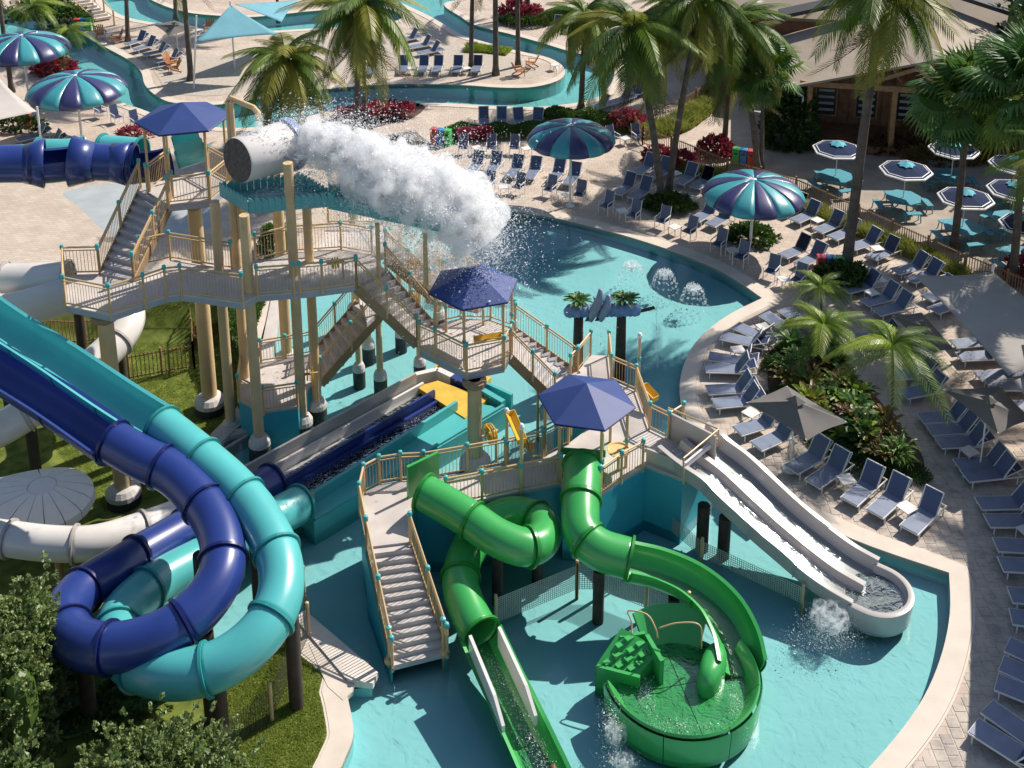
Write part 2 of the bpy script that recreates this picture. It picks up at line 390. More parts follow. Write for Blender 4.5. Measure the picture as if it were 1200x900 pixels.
lawn_poly = [(-30, 47), (-11.2, 47), (-10.2, 44.5), (-9.4, 41), (-9.2, 37.6)] + [(G(254, 534).x - .25, G(254, 534).y)] + [(-9.2, 33.5), (-10.4, 30.5), (-10.6, 27.6), (-9.6, 26.6), (-8.0, 27.4)] + [tuple(G(345, 734).xy + V((-.3, 0))), tuple(G(398, 800).xy + V((-.25, 0))), tuple(G(405, 830).xy + V((-.3, 0))), tuple(G(400, 870).xy + V((-.3, 0))), tuple(G(392, 905).xy + V((-.3, 0))), (-4.8, 19), (-30, 19)]
W_ = 160
base = [(-W_, 10), (W_, 10), (W_, 340), (-W_, 340)]
ground = sheet('plaza_ground', base, [pool, river, river2, lawn_poly], 0, PAVE); tag(ground, kind='structure')
lawn = sheet('lawn', lawn_poly, [], 0, GRASS, zf=lawn_z, grid=.6); tag(lawn, kind='structure')
lawn.data.polygons.foreach_set('use_smooth', [True] * len(lawn.data.polygons))
def basin(name, poly, depth, fm, wm, wz):
    f = sheet(name + '_floor', poly, [], -depth, fm); tag(f, kind='structure')
    mb = MB(); n = len(poly); mb.add([(*p, 0.0) for p in poly] + [(*p, -depth) for p in poly], [(i, (i + 1) % n, n + (i + 1) % n, n + i) for i in range(n)])
    wl = mb.build(name + '_wall', fm); tag(fixn(wl), kind='structure')
    wt = sheet(name + '_water', poly, [], wz, wm); tag(wt, kind='structure')
basin('pool', pool, .5, POOLF, WATER, -.12)
basin('river', river, .95, RIVERF, WATER2, -.12)
basin('far_river', river2, .95, RIVERF, WATER2, -.12)
tag(ribbon('river_coping', river, offset_poly(river, .55), -.13, .03, COPING), kind='structure')
tag(ribbon('far_river_coping', river2, offset_poly(river2, .55), -.13, .03, COPING), kind='structure')
tag(ribbon('pool_coping', pool, offset_poly(pool, .62), -.13, .035, COPING), kind='structure')
ring2 = offset_poly(pool, .63); ring3 = offset_poly(pool, .80)
# sand island, patio, pads, beds
def flat(name, px, z, m, n=4, closed=True, smooth=True):
    poly = curve2(px, 0, True, n) if smooth else [tuple(G(p[0], p[1]).xy) for p in px]
    o = sheet(name, poly, [], z, m); tag(o, kind='structure'); return poly
sand = flat('sand', [(146, 58), (200, 70), (300, 60), (400, 40), (470, 36), (508, 38), (535, 52), (585, 66), (625, 74), (640, 82), (628, 90), (590, 93), (540, 90), (467, 89), (400, 92), (330, 100), (255, 112), (208, 110), (192, 103), (184, 88), (170, 72)], .012, SAND)
flat('patio', [(895, 165, 's'), (880, 150, 's'), (930, 100, 's'), (1300, 100, 's'), (1400, 420, 's'), (1200, 346, 's'), (1120, 309, 's'), (1060, 281, 's'), (935, 226, 's'), (880, 206, 's')], .010, PATIO, 1)
flat('splash_pad', [(75, 225), (140, 215), (225, 225), (260, 250), (235, 270), (160, 280), (125, 272), (105, 255), (90, 240)], .006, SPLASHPAD)
flat('terrace_paving', [(-80, 215, 's'), (60, 215, 's'), (80, 224), (95, 240), (112, 260), (140, 277), (200, 277), (262, 250, 's'), (330, 235, 's'), (400, 240, 's'), (330, 318, 's'), (-80, 318, 's')], .004, PAVEL)
mulch = flat('mulch_bed', [(372, 150), (400, 130), (440, 122), (480, 120), (498, 126), (480, 140), (440, 150), (410, 170), (380, 178)], .03, MULCH)
flat('left_planting_bed', [(50, 72), (72, 70), (95, 86), (92, 92), (70, 92), (52, 88)], .03, MULCH)
# lane of pavers by the pool, each its own stone
lp = [(12.0, 20.5), (19.5, 20.5), (19.5, 36), (9.5, 36)]
polyb = offset_poly(pool, .82)
pav = MB(); cells = []
PW = .33
big = polyb
ix = 0
x = 8.0
while x < 19.6:
    y = 20.8 + (PW / 2 if ix % 2 else 0)
    while y < 36.2:
        c = (x, y)
        if not inside(c, big) and x > 6: cells.append(c)
        y += PW
    x += PW; ix += 1
def paver_mb(mb, c):
    g = .012; x, y = c; hx = PW / 2 - g; t = .014 + random.uniform(-.002, .002); bv = .012
    vs = [(x - hx, y - hx, 0.001), (x + hx, y - hx, 0.001), (x + hx, y + hx, 0.001), (x - hx, y + hx, 0.001)] + [(x - hx + bv, y - hx + bv, t), (x + hx - bv, y - hx + bv, t), (x + hx - bv, y + hx - bv, t), (x - hx + bv, y + hx - bv, t)]
    mb.add(vs, [(0, 1, 5, 4), (1, 2, 6, 5), (2, 3, 7, 6), (3, 0, 4, 7), (4, 5, 6, 7)])
def pavmat(name):
    m, n, l, b = _new(name)
    tc = n.new('ShaderNodeTexCoord'); nz = n.new('ShaderNodeTexNoise'); nz.inputs['Scale'].default_value = 1.1; nz.inputs['Detail'].default_value = 9; nz.inputs['Roughness'].default_value = .7
    ge = n.new('ShaderNodeNewGeometry'); l.new(ge.outputs['Position'], nz.inputs['Vector'])
    cr = n.new('ShaderNodeValToRGB'); e = cr.color_ramp.elements
    e[0].position = .38; e[0].color = (.30, .265, .24, 1); e[1].position = .62; e[1].color = (.52, .455, .385, 1)
    md = e.new(.5); md.color = (.45, .39, .335, 1)
    l.new(nz.outputs['Fac'], cr.inputs['Fac'])
    oi = n.new('ShaderNodeNewGeometry'); hs = n.new('ShaderNodeHueSaturation'); mr = n.new('ShaderNodeMapRange'); mr.inputs['To Min'].default_value = .88; mr.inputs['To Max'].default_value = 1.08
    l.new(oi.outputs['Random Per Island'], mr.inputs['Value']); l.new(mr.outputs[0], hs.inputs['Value']); l.new(cr.outputs[0], hs.inputs['Color'])
    l.new(hs.outputs[0], b.inputs['Base Color']); b.inputs['Roughness'].default_value = .75; b.inputs['Specular IOR Level'].default_value = .3
    MATS[name] = m; return m
PST = pavmat('paver_stone')
def pjv(c):
    p = V((c[0], c[1], 0)); d = p.y * _c + CAMH * _s; return (600 + FOC * p.x / d, -FOC * (p.y * _s - CAMH * _c) / d)
vis = []; rest = []
for c in cells:
    q = pjv(c)
    (vis if (0 < q[0] < 1205 and q[1] < 905) else rest).append(c)
vis.sort(key=lambda c: -pjv(c)[1])
mb = MB(); paver_mb(mb, (0, 0)); p0 = mb.build('paver', PST, ground)
for i, c in enumerate(vis[:300]):
    o = p0 if i == 0 else p0.copy()
    if i: col.objects.link(o)
    o.location = (c[0], c[1], random.uniform(-.002, .002))
mb = MB()
for c in vis[300:] + rest: paver_mb(mb, c)
o = mb.build('pavers', PST, ground); tag(o, kind='stuff')
# brown strip line in coping (double lip)
tag(ribbon('pool_coping_lip', ring2, offset_poly(pool, .69), 0, .024, COPING), kind='structure')

# coping slab beside lawn, lower left
mb = MB(); mb.prism([tuple(G(x, y).xy) for x, y in [(346, 727), (357, 718), (443, 791), (437, 804), (408, 801)]], -.1, .10)
o = mb.build('pool_ledge', mat('ledge_stone', (.70, .62, .55), .8, .08, 2, .3, 30)); tag(o, kind='structure')
mb = MB(); mb.prism([tuple(G(x, y).xy) for x, y in [(362, 756), (392, 772), (416, 800), (413, 812), (402, 822), (384, 806)]], -.1, .046)
o = mb.build('pool_ledge_base', COPING); tag(o, kind='structure')
mb = MB(); mb.wall(G(268, 505), G(240, 532), .5, -1.5, .12); mb.wall(G(310, 428), G(325, 350), .5, -1.5, .1); mb.wall(G(303, 500), G(268, 510), .3, -1.5, .05)
o = mb.build('lawn_retaining_wall', CONC); tag(o, kind='structure')
mb = MB(); mb.wall(V((-30, 47)), V((-11, 47)), .3, -1.6, .02)
o = mb.build('terrace_retaining_wall', CONC); tag(o, kind='structure')
mb = MB(); P = lawn_poly
for i in range(1, 9): mb.wall(P[i], P[i + 1], .12, -1.6, -.05)
o = mb.build('lawn_edge_wall', CONC); tag(o, kind='structure')

# ================================================================ LOUNGERS
def make_lounger():
    r = bpy.data.objects.new('sun_lounger', None); col.objects.link(r)
    f = MB(); L = 1.22; Wd = .62; zt = .27
    for s_ in (-1, 1):
        f.beam((-.02, s_ * Wd / 2, zt), (1.95, s_ * Wd / 2, zt), .035, .045)
    f.beam((0, -Wd / 2, zt), (0, Wd / 2, zt), .035, .045); f.beam((L, -Wd / 2, zt - .03), (L, Wd / 2, zt - .03), .03, .03); f.beam((1.93, -Wd / 2, zt), (1.93, Wd / 2, zt), .03, .03)
    f.build('frame', FRAME, r)
    for x in (.12, 1.75):
        for s_ in (-1, 1):
            m = MB(); m.beam((x, s_ * Wd / 2, 0), (x, s_ * Wd / 2, zt - .02), .035, .035, up=(1, 0, 0)); m.build('leg', FRAME, r)
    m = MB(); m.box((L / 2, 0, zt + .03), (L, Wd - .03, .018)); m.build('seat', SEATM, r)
    return r
def make_back(ang):
    L = 1.22; Wd = .62; zt = .27; bl = .74; c_, s_ = math.cos(R(ang)), math.sin(R(ang))
    a = V((L + .01, 0, zt + .03)); b = a + V((bl * c_, 0, bl * s_))
    m = MB(); m.beam(a, b, Wd - .05, .018, up=(-s_, 0, c_)); 
    f = MB()
    for q in (-1, 1): f.beam(a + V((0, q * Wd / 2, 0)), b + V((0, q * Wd / 2, 0)), .03, .035)
    f.beam(b + V((0, -Wd / 2, 0)), b + V((0, Wd / 2, 0)), .03, .035)
    if ang > 10:
        mid = a.lerp(b, .6)
        for q in (-1, 1): f.beam(mid + V((0, q * Wd * .4, 0)), V((L + bl * .9, q * Wd * .4, zt)), .02, .02)
    return m, f
lp_ = make_lounger(); backs = {}
for an in (0, 22, 30, 45, 58):
    m, f = make_back(an); b = m.build('backrest', SLING); g = f.build('back_frame', FRAME); col.objects.unlink(b); col.objects.unlink(g); backs[an] = (b, g)
protoleft = [True]
def lounger(F_, H_, ang, label, group, z=.30):
    a, b = G(F_[0], F_[1], z), G(H_[0], H_[1], z); d = b - a; rz = math.atan2(d.y, d.x)
    r = lp_ if protoleft[0] else copy_tree(lp_); protoleft[0] = False
    r.location = (a.x, a.y, .015); r.rotation_euler = (0, 0, rz); tag(r, label, 'lounger', group)
    b0 = backs[ang][0].copy(); col.objects.link(b0); b0.parent = r
    g0 = backs[ang][1].copy(); col.objects.link(g0); g0.parent = b0
    return r
rows = {
 'from the nearest, in the front row beside the grey slide': ('sun loungers set out round the planting island', 45, [((1065, 621), (1087, 599)), ((1025, 602), (1046, 583)), ((995, 588), (1017, 568)), ((952, 567), (978, 549)), ((927, 550), (955, 534)), ((886, 523), (918, 509)), ((864, 505), (897, 495))]),
 'from the nearest, on the pool curve left of the planting island': ('sun loungers on the curve of the pool edge', 22, [((837, 473), (868, 470)), ((829, 457), (863, 455)), ((827, 431), (863, 432)), ((831, 417), (863, 422)), ((846, 393), (877, 400)), ((862, 381), (887, 392)), ((895, 367), (912, 378)), ((918, 362), (933, 372))]),
 'from the top, in the shaded row along the right edge': ('sun loungers in the shade at the right', 22, [((1079, 490), (1112, 488)), ((1089, 504), (1124, 502)), ((1100, 519), (1138, 517)), ((1122, 545), (1158, 542)), ((1131, 558), (1168, 554)), ((1147, 590), (1186, 589)), ((1157, 610), (1196, 610)), ((1167, 638), (1205, 640)), ((1173, 661), (1211, 663)), ((1184, 697), (1220, 700)), ((1185, 722), (1222, 728)), ((1181, 755), (1216, 772)), ((1174, 777), (1209, 793)), ((1168, 799), (1203, 813)), ((1157, 828), (1188, 850)), ((1141, 850), (1174, 871))]),
 'lying flat along the edge of the big grey sail': ('flat loungers along the edge of the grey sail', 0, [((1117, 403), (1148, 400)), ((1124, 418), (1160, 416)), ((1146, 441), (1178, 438)), ((1159, 452), (1192, 452)), ((1187, 476), (1215, 474)), ((1086, 350), (1110, 340)), ((1094, 364), (1118, 355))]),
 'from the top, shaded behind the tallest feathery palm': ('loungers shaded by the grey parasol behind the palm', 45, [((1003, 396), (1035, 394)), ((1047, 440), (1075, 437)), ((1058, 462), (1088, 456))]),
 'from the left, in the sunny row along the picket fence': ('sun loungers along the picket fence', 45, [((916, 249), (933, 242)), ((931, 259), (949, 251)), ((958, 271), (977, 263)), ((975, 279), (992, 272)), ((997, 290), (1020, 283)), ((1021, 302), (1043, 293)), ((1049, 318), (1074, 312)), ((1066, 328), (1091, 321))]),
 'from the left, in the sunny row around the leaning palm': ('sun loungers in the sunny middle row', 45, [((917, 300), (939, 291)), ((936, 310), (957, 300)), ((990, 340), (1016, 334)), ((1013, 355), (1039, 348)), ((1027, 366), (1055, 359))]),
 'from the left, of those around the forked palm': ('sun loungers around the forked palm', 45, [((722, 227), (735, 218)), ((741, 232), (754, 223)), ((746, 203), (760, 194)), ((765, 208), (778, 199)), ((795, 215), (808, 206)), ((814, 220), (827, 211)), ((814, 258), (831, 248)), ((832, 264), (849, 254))]),
 'from the left, in the row before the red hedge': ('sun loungers in front of the red hedge', 45, [((550, 202), (559, 192)), ((572, 203), (580, 193)), ((597, 207), (606, 196)), ((619, 209), (627, 198)), ((646, 212), (654, 202)), ((664, 216), (672, 206)), ((505, 199), (497, 189)), ((486, 204), (477, 193)), ((448, 208), (440, 198)), ((430, 209), (422, 199))]),
 'from the left, on the sand behind the lazy river': ('sun loungers on the sand island', 45, [((433, 86), (436, 78)), ((472, 84), (473, 76)), ((494, 84), (497, 76)), ((511, 84), (514, 76)), ((534, 84), (537, 76)), ((557, 84), (560, 76))]),
 'from the top, flat on the sand below drooping fronds': ('flat loungers on the sand', 0, [((465, 47), (482, 44)), ((480, 55), (497, 52)), ((490, 62), (507, 59))]),
 'from the left, on the far bank beside red shrubs': ('sun loungers on the far bank', 45, [((648, 34), (655, 27)), ((664, 36), (670, 29)), ((687, 38), (694, 31))]),
 'from the nearest, lying flat at the river bend': ('loungers at the bend of the river', 0, [((688, 128), (702, 124)), ((716, 120), (732, 115)), ((732, 113), (748, 108)), ((744, 100), (758, 94)), ((752, 88), (766, 82)), ((756, 74), (770, 68))]),
 'from the top, in the shade on the left bank': ('shaded loungers on the left river bank', 22, [((148, 52), (164, 47)), ((158, 58), (176, 53)), ((168, 64), (188, 60)), ((182, 72), (203, 68)), ((20, 164), (45, 158)), ((38, 172), (64, 166))]),
 'from the left, behind the low clipped hedge': ('loungers behind the hedge', 45, [((568, 148), (567, 139)), ((588, 148), (588, 139)), ((612, 149), (608, 140)), ((626, 149), (630, 140))]),
}
for desc, (grp, ang, lst) in rows.items():
    if 'forked' in desc or 'red hedge' in desc: lst = sorted(lst)
    for i, (F_, H_) in enumerate(lst):
        lounger(F_, H_, (45 if (i * 7) % 5 else 58) if ang == 45 else (22 if (i * 3) % 7 else 30) if ang == 22 else 0, 'navy lounger, %s %s' % (ORD[i], desc), grp)

# upright armchairs
def make_chair():
    r = bpy.data.objects.new('armchair', None); col.objects.link(r)
    m = MB(); m.box((0, 0, .42), (.5, .5, .02)); m.build('seat', SLING, r)
    m = MB(); m.beam((-.24, 0, .44), (-.42, 0, 1.08), .5, .02, up=(1, 0, .25)); m.build('backrest', SLING, r)
    for s_ in (-1, 1):
        for x in (.25, -.25):
            m = MB(); m.beam((x, s_ * .28, 0), (x, s_ * .28, .62 if x > 0 else .42), .03, .03, up=(1, 0, 0)); m.build('leg', FRAME, r)
        m = MB(); m.beam((.27, s_ * .28, .63), (-.32, s_ * .28, .66), .045, .03); m.build('armrest', FRAME, r)
        m = MB(); m.beam((.25, s_ * .26, .41), (-.25, s_ * .26, .41), .03, .03); m.beam((-.25, s_ * .26, .43), (-.43, s_ * .26, 1.1), .03, .03); m.build('side_frame', FRAME, r)
    return r
ch = make_chair(); cf = True
chairs = [(-118, 'below the two-tone parasol', [(572, 217), (607, 219), (644, 222), (679, 228)]),
          (-128, 'along the pool edge by the bright parasol', [(710, 241), (742, 252), (776, 259), (807, 271), (842, 286), (868, 301), (904, 318), (935, 328)]),
          (-92, 'before the red hedge', [(543, 173), (576, 173), (603, 173)]),
          (-60, 'in the picket fence corner', [(719, 162), (748, 160)]),
          (-40, 'on the left river bank', [(118, 131), (137, 137), (160, 143)])]
for rz, d, lst in chairs:
    for i, p in enumerate(lst):
        g = G(*p, .42); r = ch if cf else copy_tree(ch); cf = False
        r.location = (g.x, g.y, .015); r.rotation_euler = (0, 0, R(rz + random.uniform(-6, 6))); tag(r, 'navy armchair, %s from the left %s' % (ORD[i], d), 'armchair', 'upright sling armchairs')
def make_table():
    r = bpy.data.objects.new('side_table', None); col.objects.link(r)
    m = MB(); m.box((0, 0, .40), (.5, .5, .03)); m.build('table_top', TOPW, r)
    for a in (-1, 1):
        for b in (-1, 1):
            m = MB(); m.box((a * .22, b * .22, .195), (.03, .03, .39)); m.build('leg', FRAME, r)
    return r
tb = make_table(); tf = True
for (x, y, d) in [(992, 562, 'between the third and fourth loungers of the front curved row'), (1063, 595, 'between the first and second loungers of the front curved row'), (880, 484, 'left of the grey parasol by the planting island'),
                  (865, 410, 'among the blue loungers on the pool curve'), (895, 383, 'between two upper loungers of the pool curve'), (1136, 529, 'beside the pole of the right grey parasol'),
                  (958, 258, 'between fence loungers right of the bright parasol'), (1028, 291, 'between fence loungers right of the leaning palm'), (1022, 343, 'between loungers under the leaning palm'), (1031, 328, 'behind the loungers near the leaning palm'),
                  (792, 203, 'between loungers right of the forked palm'), (729, 247, 'between armchairs left of the forked palm'), (791, 266, 'between armchairs below the forked palm'), (858, 293, 'between armchairs below the bright parasol'), (919, 327, 'between armchairs near the pool corner'),
                  (559, 173, 'left table before the red hedge'), (617, 174, 'right table before the red hedge'), (590, 219, 'between armchairs near the splash'), (661, 229, 'beside the pole of the two-tone parasol'),
                  (483, 80, 'between left loungers on the sand island'), (547, 80, 'between right loungers on the sand island'), (733, 162, 'between two chairs in the corner by the fence'), (127, 41, 'between two wooden chairs on the left bank'), (650, 76, 'between two wooden chairs on the river island'), (1204, 622, 'among the shaded loungers at the right edge')]:
    g = G(x, y, .4); r = tb if tf else copy_tree(tb); tf = False
    r.location = (g.x, g.y, .015); r.rotation_euler = (0, 0, R(random.uniform(10, 40))); tag(r, 'small white square side table ' + d, 'side table', 'white side tables')
# adirondack chairs
def make_adk():
    r = bpy.data.objects.new('slatted_chair', None); col.objects.link(r)
    for i in range(5):
        m = MB(); y = -.22 + .11 * i; m.beam((-.2, y, .34), (-.48, y * 1.25, 1.0 - abs(i - 2) * .05), .095, .02, up=(1, 0, .3)); m.build('back_slat', ORANGEW, r)
    for i in range(4):
        m = MB(); x = .28 - .14 * i; m.box((x, 0, .38 - .02 * i), (.12, .55, .02)); m.build('seat_slat', ORANGEW, r)
    for s_ in (-1, 1):
        m = MB(); m.box((.02, s_ * .33, .56), (.7, .13, .025)); m.build('armrest', ORANGEW, r)
        m = MB(); m.box((.3, s_ * .31, .275), (.04, .04, .55)); m.build('leg', ORANGEW, r)
        m = MB(); m.beam((-.4, s_ * .31, .02), (.3, s_ * .31, .34), .03, .09); m.build('side_rail', ORANGEW, r)
    return r
ad = make_adk()
for i, (x, y, rz, d) in enumerate([(118, 41, -60, 'left of a pair on the left bank by the palm'), (137, 45, -150, 'right of a pair on the left bank by the palm'), (200, 74, -30, 'upper of two beside the leaning palm pole'), (204, 80, -150, 'lower of two beside the leaning palm pole'), (608, 84, 20, 'nearer of a pair on the river island'), (623, 75, 160, 'farther of a pair on the river island'), (245, 33, -90, 'alone in the shade behind the blue sail')]):
    g = G(x, y, .3); r = ad if i == 0 else copy_tree(ad); r.location = (g.x, g.y, .03); r.rotation_euler = (0, 0, R(rz)); tag(r, 'orange slatted wooden chair, ' + d, 'wooden chair', 'orange wooden chairs')
# ================================================================ PARASOLS, SAILS
def mushroom(base, rad, zr, label, rot=0):
    g = G(*base); t = thing('mushroom_parasol', (g.x, g.y, 0), label, 'parasol', 'big round striped parasols', R(rot))
    m = MB(); m.tube([(0, 0, 0), (0, 0, zr + .9)], .07, 12); m.lathe((0, 0, 0), [(.25, 0), (.25, .03), (.1, .06)], 16); m.build('pole', WHITE, t, smooth=False)
    N = 14; prof = [(.03, 1.0), (.25, .97), (.5, .86), (.72, .68), (.87, .46), (.965, .2), (1.0, 0.0), (.97, -.12)]
    hh = rad * .36
    for k in range(N):
        m = MB(); sub = 4; vs = []
        for (rr, zz) in prof:
            for j in range(sub + 1):
                u = j / sub; a = 2 * math.pi * (k + u) / N
                pf = 1 + .018 * math.sin(math.pi * u) * rr; sag = .01 * math.sin(math.pi * u)
                vs.append((rad * rr * pf * math.cos(a), rad * rr * pf * math.sin(a), zr + hh * zz + (sag if zz > 0 else -sag * 1.6)))
        n = sub + 1; fs = [(i * n + j, i * n + j + 1, (i + 1) * n + j + 1, (i + 1) * n + j) for i in range(len(prof) - 1) for j in range(sub)]
        m.add(vs, fs); o = m.build('canopy_panel', PTEAL if k % 2 else PNAVY, t, smooth=True)
        so_ = o.modifiers.new('s', 'SOLIDIFY'); so_.thickness = .02
    m = MB(); m.lathe((0, 0, zr + hh), [(0.12, 0), (.12, .03), (.0, .07)], 14); m.build('finial', WHITE, t)
    for k in range(8):
        a = 2 * math.pi * k / 8; m = MB(); m.tube([(0.05 * math.cos(a), .05 * math.sin(a), zr + .2), (rad * .85 * math.cos(a), rad * .85 * math.sin(a), zr + hh * .35)], .018, 5); m.build('rib', WHITE, t)
PNAVY = mat('canopy_navy', (.035, .035, .13), .4, .06, 1.0, spec=.7, coat=.15); PTEAL = mat('canopy_teal', (.05, .31, .35), .4, .06, 1.0, spec=.7, coat=.15)
mushroom((879, 291), 2.35, 2.72, 'bright teal and navy striped parasol above the low round shrub by the pool', 3)
mushroom((668, 241), 2.2, 3.62, 'teal and navy striped parasol over the armchairs at the far pool edge', 8)
mushroom((96, 163), 2.75, 2.95, 'teal and navy striped parasol behind the dark blue tube slides', 12)
mushroom((34, 117), 2.8, 3.3, 'striped parasol at the left edge beside the red shrub and river', 3)

def octa(base, ub, label, closed=False):
    g = G(*base); t = thing('patio_parasol', (g.x, g.y, 0), label, 'parasol', 'octagonal navy patio parasols', R(22 + random.uniform(-4, 4)))
    m = MB(); m.tube([(0, 0, .7), (0, 0, 2.75)], .025, 8); m.build('pole', WHITE, t)
    N = 8; r = 1.32; z0 = 2.25; z1 = 2.62
    for k in range(N):
        a0, a1 = 2 * math.pi * k / N, 2 * math.pi * (k + 1) / N
        def ringp(q, dz=0): return [(r * q * math.cos(a), r * q * math.sin(a), z0 + (z1 - z0) * (1 - q) + dz) for a in (a0, a1)]
        m = MB(); A = ringp(.22); B = ringp(.83); m.add([A[0], A[1], B[1], B[0]], [(0, 1, 2, 3)]); o = m.build('canopy_panel', FABN, t); 
        m = MB(); A = ringp(.83, .001); B = ringp(.86, .001); m.add([A[0], A[1], B[1], B[0]], [(0, 1, 2, 3)]); A = ringp(.94); B = ringp(1.0); m.add([A[0], A[1], B[1], B[0]], [(0, 1, 2, 3)]); C_ = ringp(1.0, -.07); m.add([B[0], B[1], C_[1], C_[0]], [(0, 1, 2, 3)]); m.build('white_band', WHITE, o)
        m = MB(); A = ringp(.86); B = ringp(.94); m.add([A[0], A[1], B[1], B[0]], [(0, 1, 2, 3)]); m.build('navy_band', FABN, o)
    m = MB(); pts = []
    for k in range(16):
        q = .34 if k % 2 == 0 else .27; a = 2 * math.pi * k / 16; pts.append((r * q * math.cos(a), r * q * math.sin(a), z0 + (z1 - z0) * (1 - q) + .05))
    m.add(pts + [(0, 0, z1 + .12)], [(i, (i + 1) % 16, 16) for i in range(16)]); m.build('vent_cap', FABT, t)
def picnic(base, label):
    g = G(*base); t = thing('picnic_table', (g.x, g.y, 0.01), label, 'table', 'octagonal teal picnic tables', R(random.uniform(0, 40)))
    m = MB(); m.prism([(.92 * math.cos(math.pi * k / 4), .92 * math.sin(math.pi * k / 4)) for k in range(8)], .70, .75); m.build('table_top', FABTT, t)
    m = MB()
    for k in range(4):
        a = math.pi / 2 * k; c_, s_ = math.cos(a), math.sin(a); m.beam((.45 * c_, .45 * s_, .7), (.6 * c_, .6 * s_, .01), .06, .06); m.beam((.5 * c_, .5 * s_, .3), (1.3 * c_, 1.3 * s_, .3), .05, .05)
    m.build('frame', FABTT, t)
    for k in range(4):
        a = math.pi / 2 * k; m = MB(); c_, s_ = math.cos(a), math.sin(a); m.box((1.25 * c_, 1.25 * s_, .44), (.32, .95, .05), a); b = m.build('bench', FABTT, t)
        m = MB()
        for q in (-.38, .38):
            for w_ in (-.12, .12): m.beam((1.25 * c_ - q * s_ + w_ * c_, 1.25 * s_ + q * c_ + w_ * s_, .42), (1.25 * c_ - q * 1.1 * s_ + 1.4 * w_ * c_, 1.25 * s_ + q * 1.1 * c_ + 1.4 * w_ * s_, 0), .045, .045)
        m.build('bench_legs', FABTT, b)
FABTT = mat('teal_plastic', (.07, .30, .37), .45, .06)
for b, d in [((978, 221), 'nearest the shrub wall left of the leaning palm'), ((1057, 247), 'right of the leaning palm'), ((1113, 221), 'behind the big fan palm at the wall'), ((1126, 282), 'sunlit, at the foot of the fan palm'), ((1184, 240), 'by the planter far right'), ((1183, 272), 'between the two right fan palms'), ((1199, 316), 'at the right edge near the pink grass')]:
    octa(b, None, 'navy octagonal parasol with white bands, table ' + d); picnic(b, 'teal octagonal picnic table ' + d)

def square_parasol(corners, apex, zr, za, label, pole):
    P = [G(x, y, zr) for x, y in corners]; A = G(*apex, za); B = G(*pole) if pole else V((A.x, A.y, 0))
    t = thing('square_parasol', (A.x, A.y, 0), label, 'parasol', 'grey square parasols'); org = (A.x, A.y, 0)
    for k in range(4):
        a, b = P[k], P[(k + 1) % 4]; m = MB(); vs = []; n = 6
        for i in range(n + 1):
            for j in range(n + 1):
                u = i / n; e = a.lerp(b, j / n); e = e + (A - e) * .06 * math.sin(math.pi * j / n); p = A.lerp(e, u); p.z -= .06 * math.sin(math.pi * u) * math.sin(math.pi * j / n); vs.append(p)
        m.add(vs, [(i * (n + 1) + j, i * (n + 1) + j + 1, (i + 1) * (n + 1) + j + 1, (i + 1) * (n + 1) + j) for i in range(n) for j in range(n)])
        o = m.build('canopy_panel', FABG, t, smooth=True, org=org)
    m = MB(); q = [A.lerp(p, .2) + V((0, 0, .1)) for p in P]; m.add(q + [A + V((0, 0, .22))], [(0, 1, 4), (1, 2, 4), (2, 3, 4), (3, 0, 4)]); m.build('vent_cap', FABG, t, org=org)
    m = MB(); m.tube([(A.x, A.y, .02), (A.x, A.y, za)], .03, 8)
    m.lathe((A.x, A.y, .02), [(.26, 0), (.26, .06), (.05, .1)], 16)
    for p in P: m.beam(A - V((0, 0, .35)), A.lerp(p, .97), .02, .02)
    m.build('pole_and_ribs', WHITE, t, org=org)
square_parasol([(873, 472), (922, 452), (994, 495), (945, 517)], (932, 470), 2.1, 2.75, 'grey square parasol tilted over loungers left of the planting island', None)
square_parasol([(1104, 456), (1173, 453), (1210, 492), (1170, 509)], (1158, 470), 2.1, 2.75, 'grey square parasol over the shaded loungers at the right', None)
square_parasol([(1045, 369), (1080, 366), (1119, 410), (1092, 415)], (1083, 382), 2.1, 2.7, 'grey square parasol partly hidden by the feathery palm', None)
square_parasol([(424, 163), (486, 152), (506, 168), (450, 176)], (466, 162), 2.1, 2.6, 'grey square parasol behind the splash by the trash bins', None)
square_parasol([(180, 29), (204, 24), (234, 33), (198, 42)], (206, 29), 2.1, 2.6, 'dark grey parasol on the far left river bank', None)

def sail(name, corners, m_, label, n=12, sag=.12, poles=()):
    P = [V(G(*c)) for c in corners]; c0 = sum(P, V()) / len(P)
    t = thing(name, (c0.x, c0.y, 0), label, 'shade sail'); org = (c0.x, c0.y, 0)
    if len(P) == 3: P = [P[0], P[1], P[2], P[0]]
    m = MB(); vs = []
    for i in range(n + 1):
        for j in range(n + 1):
            u, v = i / n, j / n; p = (P[0].lerp(P[1], u)).lerp(P[3].lerp(P[2], u), v)
            c = sum(P, V()) / 4; k = 4 * u * (1 - u) * (1 if v in (0, 1) else 1); k2 = 4 * v * (1 - v)
            e = (abs(2 * v - 1) ** 2) * k * .5 + (abs(2 * u - 1) ** 2) * k2 * .5
            p = p.lerp(c, sag * e); vs.append(p)
    m.add(vs, [(i * (n + 1) + j, i * (n + 1) + j + 1, (i + 1) * (n + 1) + j + 1, (i + 1) * (n + 1) + j) for i in range(n) for j in range(n)])
    o = m.build('canopy', m_, t, smooth=True, org=org); s_ = o.modifiers.new('s', 'SOLIDIFY'); s_.thickness = .02
    for i in poles:
        p = P[i]; m = MB(); m.tube([(p.x, p.y, 0), (p.x, p.y, p.z + .3)], .06, 10); m.build('mast', WHITE, t, org=org)
